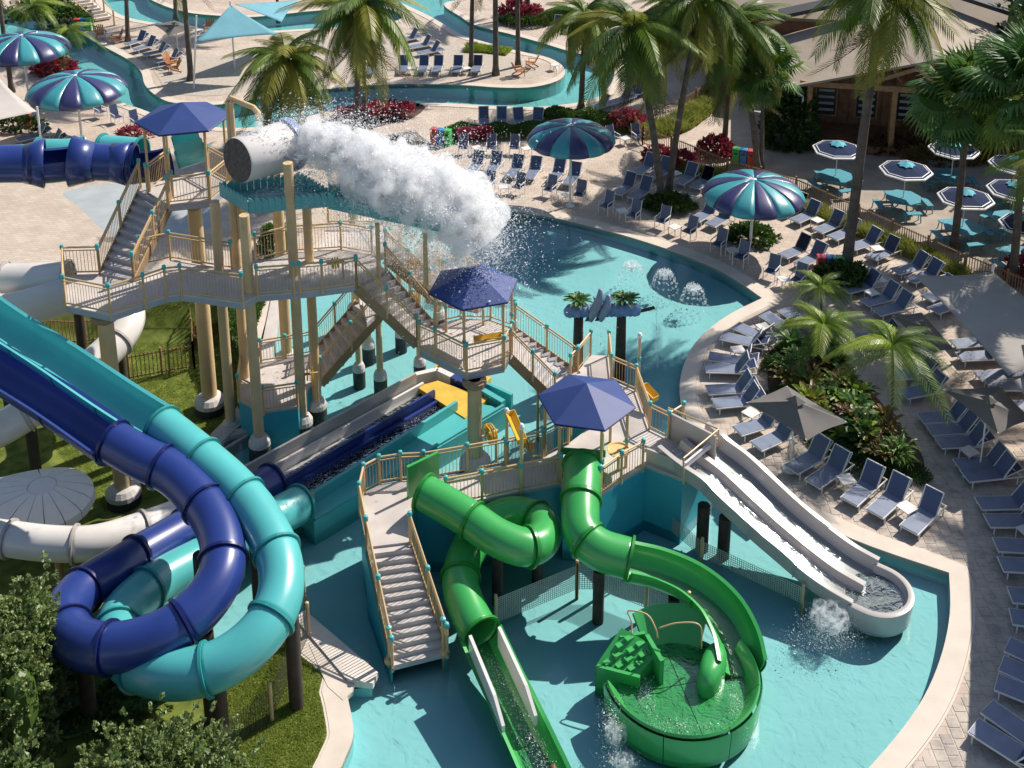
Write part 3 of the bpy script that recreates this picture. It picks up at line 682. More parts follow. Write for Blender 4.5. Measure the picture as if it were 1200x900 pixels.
sail('shade_sail', [(1071, 322, 3.2), (1163, 318, 3.4), (1290, 412, 3.8), (1182, 440, 3.2)], FABS, 'large taupe shade sail over the loungers right of the feathery palm', poles=(1,))
sail('shade_sail', [(1184, 442, 3.0), (1300, 420, 3.6), (1330, 530, 3.4), (1222, 500, 3.0)], FABS, 'second grey shade sail below the large one at the right edge', poles=())
sail('shade_sail', [(-90, 60, 3.6), (0, 92, 3.6), (44, 131, 3.0), (-90, 165, 3.4)], FABW, 'pale white shade sail at the left edge above the red bin', poles=(2,))
sail('shade_sail', [(270, 6, 4.5), (227, 50, 3.2), (326, 40, 3.0)], FABB, 'light blue triangular shade sail over the sand, near the tall palm', poles=(0,))
sail('shade_sail', [(276, 5, 4.5), (350, 0, 3.2), (330, 26, 3.2)], FABB, 'light blue triangular shade sail behind the first blue one', poles=())
# slender white mast of the blue sail, in front of the palm trunk
b = G(227, 104); tp = G(216, 42, 4.6); m = MB(); m.tube([b, (tp.x, b.y, 5.0)], .06, 8); tag(m.build('sail_mast', WHITE), 'slim white sail mast leaning beside the palm trunk on the sand', 'mast')
# unseen sail added past the right edge, shaped to shade the loungers there
def WS(x, y, z):
    g = G(x, y); k = z / math.tan(R(SUN_EL)); g = V((g.x + math.sin(R(SUN_AZ)) * k, g.y + math.cos(R(SUN_AZ)) * k, z)); d = g.y * _c - (z - CAMH) * _s; return (600 + FOC * g.x / d, -FOC * (g.y * _s + (z - CAMH) * _c) / d, z)
sail('shade_sail', [WS(1118, 545, 4.2), WS(1420, 500, 4.6), WS(1620, 880, 4.6), WS(1128, 935, 4.2)], FABG, 'unseen dark grey sail added beyond the right edge to shade the loungers', poles=(1,), sag=.14)

# ================================================================ LEAVES
def leaf(mb, p, d, u, L, W_):
    """one folded leaf: 2 quads"""
    s_ = d.cross(u).normalized(); a = p; b = p + d * L * .5 + s_ * W_; c = p + d * L; e = p + d * L * .5 - s_ * W_; f = p + d * L * .5 - u * W_ * .4
    mb.add([a, b, c, f, e], [(0, 1, 2, 3), (0, 3, 2, 4)])
def rdir():
    while True:
        v = V((random.uniform(-1, 1), random.uniform(-1, 1), random.uniform(-1, 1)))
        if .05 < v.length < 1: return v.normalized()
def bush(name, loc, rx, ry, h, n, L, m_, label, cat='shrub', group=None, parent=None, seedk=1, clump=14, z0=0.1, W_=.33, lumps=0):
    t = parent or thing(name, loc, label, cat, group)
    rnd = random.Random(seedk); mb = MB(); cs = []
    if lumps:
        for i in range(lumps): 
            a = rnd.uniform(0, 6.28); r = rnd.uniform(.2, .7); cs.append((r * rx * math.cos(a), r * ry * math.sin(a), h * rnd.uniform(.35, .72), rnd.uniform(.32, .5)))
    for i in range(n // clump):
        d = rdir(); d.z = abs(d.z)
        if cs:
            q = rnd.choice(cs); r = rnd.uniform(.7, 1.02); c = V((q[0] + d.x * rx * q[3] * r, q[1] + d.y * ry * q[3] * r, q[2] + rdir().z * h * q[3] * r))
            if c.z < z0: continue
        else:
            r = rnd.uniform(.55, 1.0) ** .6; lump = 1 + .14 * math.sin(d.x * 7 + seedk) * math.cos(d.y * 6 + d.z * 5)
            c = V((d.x * rx * r * lump, d.y * ry * r * lump, z0 + d.z * h * r * lump))
        ax = (V((d.x, d.y, d.z * 1.2)) + rdir() * .5).normalized()
        for j in range(clump):
            dd = (ax + rdir() * .75).normalized(); p = c + ax * (j / clump) * L * 1.6 + rdir() * L * .3
            up = rdir(); leaf(mb, p, dd, (up - dd * up.dot(dd)).normalized(), L * rnd.uniform(.7, 1.2), L * W_)
    mb.build('foliage', m_, t)
    if lumps and n > 3000:
        mc = MB()
        for q in cs:
            prof = [(q[3] * .72 * math.cos(a_), q[3] * .72 * math.sin(a_)) for a_ in (-1.5, -1.1, -.6, 0, .6, 1.1, 1.5)]
            k0 = len(mc.v); mc.lathe((q[0], q[1], q[2]), [(p_[0] * rx * rnd.uniform(.85, 1.1), p_[1] * h * .9) for p_ in prof], 9, sy=ry / rx)
        mc.build('inner_foliage', HEDGE, t)
    m = MB()
    for i in range(5):
        a = rnd.uniform(0, 6.3); m.tube([(0, 0, 0), (rx * .25 * math.cos(a), ry * .25 * math.sin(a), h * .4), (rx * .55 * math.cos(a), ry * .55 * math.sin(a), h * .75)], [.05, .035, .015], 5)
    m.build('stems', TRUNKD, t)
    return t
def strip(name, pts, hw, h, dens, L, m_, label, cat='hedge', seedk=1, z0=.02, kind='stuff', blade=False, m2=None):
    """planted strip along a surveyed line; dens = leaves per metre"""
    P = resample(catmull(GL(pts), .3), .15); mb = MB(); rnd = random.Random(seedk); c0 = P[len(P) // 2]; Lt = .15 * len(P)
    for i in range(int(Lt * dens)):
        k = rnd.random() * (len(P) - 1); a = P[int(k)]; b = P[min(len(P) - 1, int(k) + 1)]; q = a.lerp(b, k % 1); t = (b - a); nn = V((-t.y, t.x, 0)).normalized() if t.length > 1e-6 else V((1, 0, 0))
        w_ = rnd.uniform(-1, 1); lump = .75 + .25 * math.sin(q.x * 3 + seedk) * math.cos(q.y * 2.7); zt = h * lump * math.sqrt(max(.05, 1 - w_ * w_ * .8))
        base = q + nn * hw * w_
        if blade:
            d = V((rnd.uniform(-.45, .45), rnd.uniform(-.45, .45), 1)).normalized(); hh = zt * rnd.uniform(.6, 1.15); s_ = d.cross(rdir()).normalized() * .018
            mid = base + d * hh * .6; tip = base + d * hh + V((d.x, d.y, -.3)) * hh * .35
            mb.add([base - s_, base + s_, mid + s_ * .8, mid - s_ * .8, tip], [(0, 1, 2, 3), (3, 2, 4)])
        else:
            p = base + V((0, 0, zt * (rnd.random() ** .35))); d = (V((nn.x * w_, nn.y * w_, .8)) + rdir() * .8).normalized(); u = rdir(); leaf(mb, p, d, (u - d * u.dot(d)).normalized(), L * rnd.uniform(.7, 1.3), L * .3)
    mb.v = [(v[0], v[1], max(z0, v[2])) for v in mb.v]
    o = mb.build(name, m_); tag(o, label, cat if kind != 'structure' else None, kind=kind); return o
# palms
def frond_mesh(name, m_, L=1.0, n=46, leafl=.36, droop=.55, seedk=0, wl=.0135, hang=.5, arch=.35):
    rnd = random.Random(seedk); mb = MB(); pts = []
    for i in range(13):
        t = i / 12; pts.append(V((L * (t - .12 * t * t * droop * 2), 0, L * (arch * t - (arch + droop) * t * t))))
    mb.tube(pts, [.014 * L * (1 - .8 * i / 12) for i in range(13)], 4, cap=False)
    for k in range(n):
        t = .12 + .88 * k / (n - 1); i = min(11, int(t * 12)); f = t * 12 - i; p = pts[i].lerp(pts[i + 1], f); tan = (pts[i + 1] - pts[i]).normalized()
        ll = leafl * L * (math.sin(math.pi * min(1, .18 + t * .72)) ** .7) * rnd.uniform(.85, 1.1)
        for s_ in (-1, 1):
            d = (tan * .75 + V((0, s_ * 1.0, 0)) + V((0, 0, -hang * rnd.uniform(.7, 1.2)))).normalized(); e = (d + V((0, 0, -.55))).normalized()
            w_ = tan * wl * L; m1 = p + d * ll * .5; tip = m1 + e * ll * .55
            mb.add([p - w_ * .6, p + w_ * .6, m1 + w_, m1 - w_, tip], [(0, 1, 2, 3), (3, 2, 4)])
    o = mb.build(name, m_); me = o.data; bpy.data.objects.remove(o); return me
FM = [frond_mesh('frond', FR1, seedk=1), frond_mesh('frond', FR1, seedk=2, droop=.8, hang=.8), frond_mesh('frond', FR2, seedk=3, droop=.95, hang=1.1, arch=.3), frond_mesh('frond', FR2, seedk=4, droop=.6, arch=.5)]
FDEAD = frond_mesh('frond', FRD, seedk=5, droop=1.2, hang=1.5, arch=.1, n=26)
FARE = [frond_mesh('frond', LIME, seedk=6, n=30, leafl=.38, droop=.7, hang=.35, wl=.013, arch=.6), frond_mesh('frond', FR1, seedk=7, n=30, leafl=.38, droop=.9, hang=.5, wl=.013, arch=.5)]
def fan_mesh(name, m_, seedk=0, n=26):
    rnd = random.Random(seedk); mb = MB(); mb.tube([(0, 0, 0), (.28, 0, .03), (.5, 0, .02)], .012, 4, cap=False); c = V((.5, 0, .02))
    for k in range(n):
        a = R(-125 + 250 * k / (n - 1)); L = .5 * (1 - .25 * abs(a) / R(125)) * rnd.uniform(.92, 1.05)
        d = V((math.cos(a), math.sin(a), .12 - .25 * abs(math.sin(a)))).normalized(); s_ = V((-math.sin(a), math.cos(a), 0)) * .026
        m1 = c + d * L * .62; tip = c + d * L + V((0, 0, -.12 - .06 * rnd.random())); r_ = V((0, 0, .012))
        mb.add([c, m1 - s_, m1 + s_, m1 + r_, tip], [(0, 1, 3), (0, 3, 2), (1, 4, 3), (3, 4, 2)])
    o = mb.build(name, m_); me = o.data; bpy.data.objects.remove(o); return me
FANM = [fan_mesh('fan_leaf', FANL, 1), fan_mesh('fan_leaf', FANL, 2), fan_mesh('fan_leaf', FR1, 3)]
def palm(name, base, crown, zc, L, n, label, kind='coco', tr=.17, group='tall palms', dead=4, lean=0, bz=0.0, rings=True, seedk=0, cat='palm'):
    if kind == 'coco': n = int(n * 1.15); dead += 2
    rnd = random.Random(seedk + 11); b = G(base[0], base[1], bz); zc_, X = None, None
    v = crown[1] / FOC; dy = _c - v * _s; dz = -_s - v * _c
    if zc is None: zc = CAMH + b.y / dy * dz
    top = G(crown[0], crown[1], zc); t = thing(name, b, label, cat, group); top = top - b
    pts = []; N = 14
    for i in range(N + 1):
        u = i / N; q = V((0, 0, 0)).lerp(top, u); q += V((top.x, top.y, 0)) * (u * u - u) * .35; pts.append(q)
    rr = [tr * (1.45 if i == 0 else 1 - .35 * i / N) * (1 + .05 * (i % 2)) for i in range(N + 1)]
    m = MB(); m.tube(pts, rr, 12); o = m.build('trunk', TRUNK if tr > .12 else TRUNKD, t, smooth=True)
    if kind in ('coco', 'areca'):
        ms = FM if kind == 'coco' else FARE
        if kind == 'coco':
            m = MB(); m.lathe(tuple(top), [(.1, -.5), (.2, -.2), (.16, .1), (.02, .4)], 8); m.build('crownshaft', TRUNKD, t)
        for k in range(n):
            f = bpy.data.objects.new('frond', rnd.choice(ms)); col.objects.link(f); f.parent = t; f.location = top
            u = k / n; el = R(72 - 110 * u ** .9 + rnd.uniform(-8, 8)) if kind == 'coco' else R(68 - 62 * u + rnd.uniform(-8, 8)); s_ = L * rnd.uniform(.85, 1.1) * (.8 + .25 * min(1, u * 2))
            f.rotation_euler = Euler((rnd.uniform(-.3, .3), -el, k * 2.39996 + rnd.uniform(-.2, .2))); f.scale = (s_, s_, s_)
        for k in range(dead):
            f = bpy.data.objects.new('dead_frond', FDEAD); col.objects.link(f); f.parent = t; f.location = top - V((0, 0, .25)); s_ = L * rnd.uniform(.7, .95)
            f.rotation_euler = Euler((0, R(rnd.uniform(40, 80)), k * 2.1 + rnd.random())); f.scale = (s_, s_, s_)
    else:
        for k in range(n):
            f = bpy.data.objects.new('fan_leaf', rnd.choice(FANM)); col.objects.link(f); f.parent = t; f.location = top
            u = k / n; el = R(80 - 135 * u + rnd.uniform(-10, 10)); s_ = L * rnd.uniform(.85, 1.1)
            f.rotation_euler = Euler((rnd.uniform(-.5, .5), -el, k * 2.39996 + rnd.uniform(-.3, .3))); f.scale = (s_, s_, s_)
    return t
palm('coconut_palm', (417, 212), (422, 12), None, 3.6, 22, 'tall coconut palm rising right behind the white splash, trunk beside the red shrubs', dead=7, seedk=1, tr=.19)
palm('coconut_palm', (428, 143), (425, -2), None, 3.0, 16, 'thinner coconut palm standing just behind the tall one at the red shrubs', seedk=2, tr=.14)
palm('coconut_palm', (312, 150), (335, 72), 5.2, 3.5, 26, 'short bushy palm above the tipping bucket with a dark low trunk', dead=0, seedk=3, tr=.22)
palm('coconut_palm', (552, 82), (555, -60), None, 3.2, 18, 'left of three straight palm trunks on the river island', seedk=4)
palm('coconut_palm', (581, 88), (580, -75), None, 3.2, 18, 'middle of three straight palm trunks on the river island', seedk=5, tr=.2)
palm('coconut_palm', (607, 78), (606, -80), None, 3.2, 18, 'right palm trunk on the river island, beside the wooden chairs', seedk=6)
palm('coconut_palm', (619, 17), (617, -90), None, 3.2, 14, 'far palm trunk standing among the red shrubs on the far bank', seedk=7)
palm('coconut_palm', (681, 127), (686, 22), None, 3.0, 24, 'palm with dense dark crown beside the bend of the river', dead=3, seedk=8, tr=.19)
palm('coconut_palm', (776, 237), (742, 38), None, 3.6, 24, 'forked palm stem leaning left above the round ground cover by the pool', dead=6, seedk=9, tr=.2)
palm('coconut_palm', (783, 228), (822, 2), None, 3.1, 22, 'palm stem leaning right out of the fork behind the loungers', dead=4, seedk=10, tr=.18)
palm('coconut_palm', (888, 200), (862, 30), None, 3.2, 24, 'coconut palm with golden green crown behind the bright parasol', dead=7, seedk=11, tr=.17)
palm('fan_palm', (892, 198), (894, 88), None, 2.6, 26, 'fan palm half hidden behind the golden coconut palm', 'fan', seedk=12, tr=.13, group='fan palms', dead=0)
palm('coconut_palm', (991, 322), (1035, -6), None, 3.3, 22, 'leaning dark trunked coconut palm between the two sunny lounger rows', dead=5, seedk=13, tr=.25)
palm('fan_palm', (1118, 293), (1135, 118), None, 3.0, 40, 'big fan palm among the parasols of the patio, left of two', 'fan', seedk=14, tr=.19, group='fan palms', dead=0)
palm('fan_palm', (1186, 334), (1203, 108), None, 3.2, 40, 'big fan palm at the right edge, right of two', 'fan', seedk=15, tr=.19, group='fan palms', dead=0)
palm('coconut_palm', (150, 48), (147, -70), None, 3.0, 16, 'palm trunk beside the wooden chairs on the left bank', seedk=16)
palm('coconut_palm', (224, 94), (211, -60), None, 3.2, 16, 'tall palm trunk beside the slim white mast on the sand', seedk=17, tr=.2)
palm('coconut_palm', (206, 24), (205, -90), None, 3.0, 14, 'far palm trunk behind the dark parasol on the left bank', seedk=18)
palm('coconut_palm', (326, 27), (322, -85), None, 3.0, 14, 'thin palm trunk rising through the blue shade sails', seedk=19, tr=.13)
palm('coconut_palm', (14, 108), (-8, -45), None, 3.0, 14, 'dark palm trunk at the far left edge by the striped parasol', seedk=20)
palm('coconut_palm', (742, 110), (795, 6), None, 3.0, 20, 'coconut palm crown at the back between the river bend and the path', seedk=21, dead=5)
palm('coconut_palm', (1260, 300), (1290, 120), None, 3.4, 20, 'unseen coconut palm added for shade, just beyond the right edge by the patio', seedk=23)  # this palm and the next two are out of view, added for shade
palm('coconut_palm', (1440, 500), (1470, 200), None, 3.6, 20, 'unseen coconut palm added for shade, well beyond the right edge above the shaded loungers', seedk=24)
palm('coconut_palm', (1225, 410), (1265, 190), None, 3.2, 20, 'unseen coconut palm added for shade, beyond the right edge behind the grey sail', seedk=29)
palm('coconut_palm', (848, 180), (858, 60), None, 3.2, 12, 'coconut palm behind the red shrub on the path side', seedk=30, dead=5)
for (b, c_, z, L, d, k) in [((962, 402), (962, 342), 1.7, 1.5, 'upper small feathery palm in the planting island', 31), ((966, 430), (966, 388), 1.9, 1.75, 'bright left feathery palm in the planting island', 32), ((1044, 512), (1046, 412), None, 2.1, 'tallest feathery palm with thin stem on the planting island', 33)]:
    palm('feather_palm', b, c_, z, L, 15, d, 'areca', tr=.06, group='small feathery palms', dead=0, seedk=k)
palm('feather_palm', (78, 82), (77, 42), None, 2.2, 12, 'slim feathery palm on the left river bank above the red shrub', 'areca', tr=.05, group='small feathery palms', dead=0, seedk=34)
palm('feather_palm', (52, 48), (38, 12), None, 2.2, 16, 'feathery palm clump at the top left over the steps', 'areca', tr=.08, group='small feathery palms', dead=0, seedk=35)
# planting island
isl = flat('planting_island', [(905, 415), (930, 400), (955, 402), (985, 420), (1005, 445), (1030, 470), (1050, 495), (1072, 520), (1083, 545), (1075, 560), (1050, 566), (1020, 555), (985, 530), (950, 505), (920, 480), (900, 455)], .05, MULCH)
def rosette_mesh(name, m_, n, L, W_, el0, el1, seedk):
    rnd = random.Random(seedk); mb = MB()
    for k in range(n):
        a = k * 2.4 + rnd.uniform(-.3, .3); el = R(el0 + (el1 - el0) * (k / n)); d = V((math.cos(a) * math.cos(el), math.sin(a) * math.cos(el), math.sin(el))); l_ = L * rnd.uniform(.7, 1.1)
        s_ = V((-math.sin(a), math.cos(a), 0)) * W_; b = d * l_ * .1 + V((0, 0, .15 * k / n * 2)); m1 = b + d * l_ * .5; m2 = b + d * l_ * .8 + V((0, 0, -.12 * l_)); tip = b + d * l_ + V((0, 0, -.3 * l_)); dn = V((0, 0, -W_ * .4))
        mb.add([b, m1 - s_, m1 + s_, m1 + dn, m2 - s_ * .8, m2 + s_ * .8, m2 + dn, tip], [(0, 1, 3), (0, 3, 2), (1, 4, 6, 3), (3, 6, 5, 2), (4, 7, 6), (6, 7, 5)])
    o = mb.build(name, m_); me = o.data; bpy.data.objects.remove(o); return me
ROS = [('broad-leaved lime plant', rosette_mesh('leaves', LIME, 16, .75, .10, 75, 15, 1)), ('bronze red broad-leaved plant', rosette_mesh('leaves', BRNZ, 16, .8, .09, 75, 15, 2)), ('dark green broad-leaved plant', rosette_mesh('leaves', FANL, 18, .8, .10, 75, 10, 3)), ('strappy arching green plant', rosette_mesh('leaves', GRND, 30, .85, .035, 80, 15, 4))]
rnd = random.Random(5); k = 0
for i in range(900):
    px, py = rnd.uniform(895, 1085), rnd.uniform(398, 566); g = G(px, py)
    if not inside((g.x, g.y), offset_poly(isl, -.45)): continue
    front = py > 395 + (px - 900) * .75 + 30
    if k >= 120: break
    j = rnd.choice([0, 1, 1, 2]) if not (px > 1040 and py > 515) else 3
    if px < 945 and py < 450: j = rnd.choice([2, 2, 3])
    o = bpy.data.objects.new('broadleaf_plant', ROS[j][1]); col.objects.link(o); o.location = (g.x, g.y, .05 + rnd.uniform(0, .35)); s_ = rnd.uniform(.7, 1.15); o.scale = (s_,) * 3; o.rotation_euler = (rnd.uniform(-.2, .2), rnd.uniform(-.2, .2), rnd.uniform(0, 6.3))
    zn = 'at the upper end' if py < 440 else 'near the middle' if py < 485 else 'below the tallest feathery palm' if py < 525 else 'at the lower tip'; sd2 = ' left side' if px < 905 + (py - 398) * .95 + 45 else ' right side'; tag(o, ROS[j][0] + ' ' + zn + ' of the planting island,' + sd2, 'plant', ROS[j][0] + 's in the planting island ' + zn + sd2); k += 1
strip('hedge_ground_cover', [(910, 460), (935, 482), (960, 510), (1000, 540), (1045, 558), (1074, 548)], .75, .35, 2600, .07, HEDGE, 'low dark clipped ground cover along the lower edge of the planting island', 'ground cover', 2)
strip('hedge_ground_cover', [(906, 440), (912, 425), (935, 408), (960, 410)], .5, .5, 1800, .08, HEDGE, 'dark ground cover at the upper left end of the planting island', 'ground cover', 3)
# shrubs and beds
def sh(px, py, rx, ry, h, n, L, m_, label, k, group=None, name='shrub', **kw):
    g = G(px, py); n = int(n * 2.2); L = L * 1.15; bush(name, (g.x, g.y, .01), rx, ry, h, n, L, m_, label, 'shrub', group, seedk=k, **kw)
sh(880, 281, 1.15, 1.0, .55, 3000, .10, GRND, 'low round variegated shrub at the foot of the bright parasol', 1)
sh(783, 243, 1.25, 1.0, .45, 2800, .11, HEDGE, 'low dark round ground cover at the base of the forked palm', 2)
sh(985, 332, 1.3, .9, .8, 2800, .11, HEDGE, 'low green shrub round the base of the leaning palm', 3)
sh(838, 182, .95, .8, 1.0, 2200, .11, REDL, 'round red-leaved shrub on the path near the trash bins', 4, 'red shrubs')
sh(770, 190, .8, .6, .8, 1500, .10, REDL, 'small red-leaved shrub behind the forked palm', 5, 'red shrubs')
sh(797, 196, .9, .6, .8, 1500, .10, REDL, 'small red-leaved shrub right of the forked palm', 6, 'red shrubs')
sh(66, 86, 1.5, .9, .9, 2400, .13, REDL, 'pink red shrub on the left river bank', 7, 'red shrubs')
sh(735, 150, 1.4, .8, .9, 2200, .12, REDL, 'red shrub at the corner of the picket fence near the river bend', 8, 'red shrubs')
sh(445, 138, 2.6, 1.1, .8, 5000, .13, REDL, 'spreading crimson shrub in the mulch bed behind the splash', 9, 'red shrubs', lumps=9)
sh(604, 18, 1.2, .8, 1.1, 1800, .13, REDL, 'crimson shrub left of the far palm on the far bank', 10, 'red shrubs')
sh(622, 25, 1.4, .8, 1.1, 1800, .13, REDL, 'crimson shrub right of the far palm on the far bank', 11, 'red shrubs')
sh(160, 160, 1.1, .5, .4, 900, .1, REDL, 'low pink flowers behind the turquoise tube slides', 12, 'red shrubs')
sh(322, 295, .7, .6, 1.3, 1800, .11, GRND, 'upright green shrub seen between the tower posts', 13)
sh(45, 28, 2.5, 1.5, 2.0, 4500, .16, HEDGE, 'lush green shrubs at the top left beside the steps', 14, lumps=7)
sh(80, 30, 1.8, 1.2, 1.4, 2500, .16, GRND, 'bright green shrub beside the top left bin', 15)
sh(1115, 190, 2.6, .7, 1.0, 2600, .12, BRNZ, 'dark red flower hedge below the restaurant porch', 16)
sh(1050, 178, 2.2, .7, .9, 2200, .12, BRNZ, 'dark bronze hedge below the porch near the leaning palm', 17)
sh(926, 168, 1.5, 1.4, 3.4, 6500, .16, HEDGE, 'tall dark green hedge left of the restaurant porch', 18)
sh(1198, 330, .8, .6, 1.2, 1200, .12, REDL, 'pink plume shrub at the right edge behind the grey sail', 19)
sh(18, 152, 2.0, .6, .7, 1800, .12, HEDGE, 'dark low hedge below the white sail at the left edge', 20)
strip('clipped_hedge', [(522, 160), (560, 158), (600, 158), (640, 155), (668, 160)], .9, .75, 2600, .10, GRND, 'low green hedge in front of the far river behind the armchairs', 'hedge', 4)
strip('red_hedge', [(535, 164), (555, 163), (576, 163)], .55, .95, 2400, .10, REDL, 'dark red leaved block within the low green hedge', 'hedge', 5)
strip('fern_hedge', [(640, 145), (665, 140), (690, 143), (715, 148), (740, 152)], .9, .9, 2200, .13, HEDGE, 'spiky dark green plants beside the two-tone parasol', 'hedge', 6)
strip('bank_hedge', [(590, 24), (620, 30), (650, 22), (690, 14)], 1.0, .8, 1400, .15, HEDGE, 'green hedge on the far river bank', 'hedge', 7)
strip('ornamental_grass', [(740, 158), (790, 150), (830, 120), (850, 98)], .9, 1.0, 1800, .3, BLADE, 'tall yellow green ornamental grass beside the curved path', 'grass', 8, blade=True)
strip('ornamental_grass', [(790, 196), (850, 212), (905, 228), (960, 254), (1020, 278), (1080, 303), (1130, 328)], .5, .85, 2600, .3, BLADE, 'yellow green ornamental grass strip along the picket fence', 'grass', 9, blade=True)
strip('ornamental_grass', [(546, 58), (570, 59), (597, 62)], .7, .7, 1500, .3, LIME, 'green grass clump on the river island between the trunks', 'grass', 10, blade=True)
strip('back_shrubbery', [(740, 60), (790, 50), (850, 55), (900, 70), (930, 95)], 2.4, 2.2, 2200, .2, HEDGE, 'dense green shrubbery at the back left of the restaurant', 'shrubbery', 11)
def lawncover(name, px, z, dens, L, m_, h, label, seedk):
    poly = [tuple(G(x, y, z).xy) for x, y in px]; xs = [p[0] for p in poly]; ys = [p[1] for p in poly]; rnd = random.Random(seedk); mb = MB()
    n = int((max(xs) - min(xs)) * (max(ys) - min(ys)) * dens)
    for i in range(n):
        x, y = rnd.uniform(min(xs), max(xs)), rnd.uniform(min(ys), max(ys))
        if not inside((x, y), poly): continue
        hh = h * (.7 + .3 * math.sin(x * 2.3) * math.cos(y * 2.9)); p = V((x, y, z + hh * rnd.random() ** .4)); d = (V((0, 0, .8)) + rdir() * .8).normalized(); u = rdir(); leaf(mb, p, d, (u - d * u.dot(d)).normalized(), L * rnd.uniform(.7, 1.3), L * .3)
    o = mb.build(name, m_); tag(o, label, 'ground cover', kind='stuff')
lawncover('ground_cover', [(246, 345), (325, 340), (322, 365), (305, 395), (258, 402)], LZ, 900, .11, GRND, .5, 'light green ground cover behind the tower columns beside the lawn', 1)
lawncover('ground_cover', [(262, 336), (319, 336), (308, 366), (293, 408), (283, 418), (268, 392)], 0, 1100, .11, GRND, .35, 'light green ground cover on the bank between lawn and pool', 3)
lawncover('ground_cover', [(222, 352), (246, 352), (258, 402), (228, 410)], LZ, 900, .11, BRNZ, .8, 'brown red shrubby strip between lawn fence and ground cover', 2)
# bins
def bins(px, py, cols, label, rz=0):
    g = G(px, py)
    for i, (c, nm) in enumerate(cols):
        t = thing('trash_bin', (g.x + .42 * i * math.cos(rz), g.y + .42 * i * math.sin(rz), .01), nm + ' recycling bin ' + label, 'bin', 'coloured recycling bins', rz)
        m = MB(); m.box((0, 0, .42), (.38, .42, .84)); m.build('bin_body', BINC[c], t, bevel=.03)
        m = MB(); m.box((0, 0, .90), (.40, .44, .10)); m.build('lid', BINC[c], t, bevel=.03)
        m = MB(); m.box((0, -.217, .68), (.2, .01, .12)); m.build('slot', ROOFD, t)
BINC = {'r': mat('bin_red', (.55, .06, .05), .4), 'b': mat('bin_blue', (.05, .22, .50), .4), 'g': mat('bin_green', (.06, .45, .09), .4)}
bins(509, 168, [('r', 'red'), ('b', 'blue'), ('g', 'green')], 'at the end of the low hedge by the splash', -.3)
bins(862, 192, [('g', 'green'), ('b', 'blue'), ('r', 'red')], 'on the path behind the bright parasol', -.35)
bins(91, 36, [('r', 'red'), ('b', 'blue'), ('g', 'green')], 'beside the wooden chairs on the left bank', .1)
bins(961, 322, [('r', 'orange red'), ('b', 'blue'), ('g', 'green')], 'behind the small feathery palm, left of the leaning palm', -.1)
bins(33, 148, [('r', 'red')], 'under the white sail at the left edge')

# ================================================================ FENCES
def picket_fence(pts, label, h=1.1, z=0.0, gap=.13, m_=None, thick=.035, zf=None, name='picket_fence', every=2.0, single=300):
    m_ = m_ or PICKET; P = [V(G(p[0], p[1], z)) for p in pts]; t = thing(name, P[0], label, 'fence'); org = P[0]; Q = resample(P, gap); cnt = 0
    me = None; MBx = MB(); MBx.box((0, 0, h / 2), (thick, .02, h)); extra = MB()
    for i, q in enumerate(Q):
        d = Q[min(i + 1, len(Q) - 1)] - Q[max(i - 1, 0)]; rz = math.atan2(d.y, d.x)
        extra.box((q.x, q.y, z + .06 + (h - .1) / 2), (thick, .02, h - .1), rz)
    o = extra.build('pickets', m_, t, org=org); o['kind'] = 'stuff'
    for zz in (.15, h - .12):
        m = MB()
        for i in range(len(P) - 1): m.beam(P[i] + V((0, 0, zz)), P[i + 1] + V((0, 0, zz)), .03, .05)
        m.build('rail', m_, t, org=org)
    for q in resample(P, every):
        m = MB(); m.box((q.x, q.y, z + (h + .08) / 2), (.08, .08, h + .08)); o = m.build('post', m_, t, org=org)
    return t
picket_fence([(753, 170), (800, 186), (850, 207), (935, 232), (1000, 262), (1060, 290), (1120, 318), (1200, 352), (1280, 390)], 'long brown picket fence between the sun deck and the patio')
picket_fence([(753, 170), (742, 152), (790, 138), (815, 124), (830, 112)], 'brown picket fence curving back from the corner by the grass bed')
picket_fence([(5, 398), (60, 402), (95, 404), (118, 400), (150, 372), (215, 362), (225, 355)], 'brown picket fence at the back of the lower lawn', z=LZ, gap=.16, h=1.2)
picket_fence([(152, 446), (228, 432)], 'short brown picket fence across the lawn behind the turquoise chute', z=LZ, gap=.16, h=1.2)
picket_fence([(228, 432), (222, 352)], 'brown picket fence beside the reddish strip on the lawn', z=LZ, gap=.16, h=1.2)
def net_fence(pts, h, label, posts=None, z=0.0, dense=.07, zf=None, pm=None, nm=None, extra_posts=True):
    P = [V(G(p[0], p[1], z if len(p) < 3 else p[2])) for p in pts]; t = thing('net_fence', P[0], label, 'fence'); org = P[0]
    for p in P:
        m = MB(); m.tube([p - V((0, 0, .6)), p + V((0, 0, h + .12))], .055, 10); m.lathe(tuple(p + V((0, 0, h + .12))), [(.055, 0), (.05, .03), (.0, .05)], 10); m.build('post', pm or TANP, t, org=org)
    m = MB(); wr = .008 if nm is not NETL else .011
    for i in range(len(P) - 1):
        a, b = P[i], P[i + 1]; L = (b - a).length; n = int(L / dense); d = (b - a) / n; s_ = V((d.x, d.y, 0)).normalized() * wr
        for k in range(1, n):
            q = a + d * k; m.add([q - s_, q + s_, q + s_ + V((0, 0, h)), q - s_ + V((0, 0, h))], [(0, 1, 2, 3)])
        nz_ = int(h / dense)
        for k in range(nz_ + 1):
            zz = V((0, 0, k * h / nz_)); e = V((0, 0, wr)); m.add([a + zz - e, b + zz - e, b + zz + e, a + zz + e], [(0, 1, 2, 3)])
    o = m.build('netting', nm or NETM, t, org=org); o['kind'] = 'stuff'
    return t
NETM = mat('net_black', (.05, .045, .04), .6); NETL = mat('net_pale', (.55, .55, .50), .6)
net_fence([(357, 702), (362, 746), (319, 844), (255, 893)], 1.05, 'net fence with tan posts on the lower lawn beside the turquoise slide')
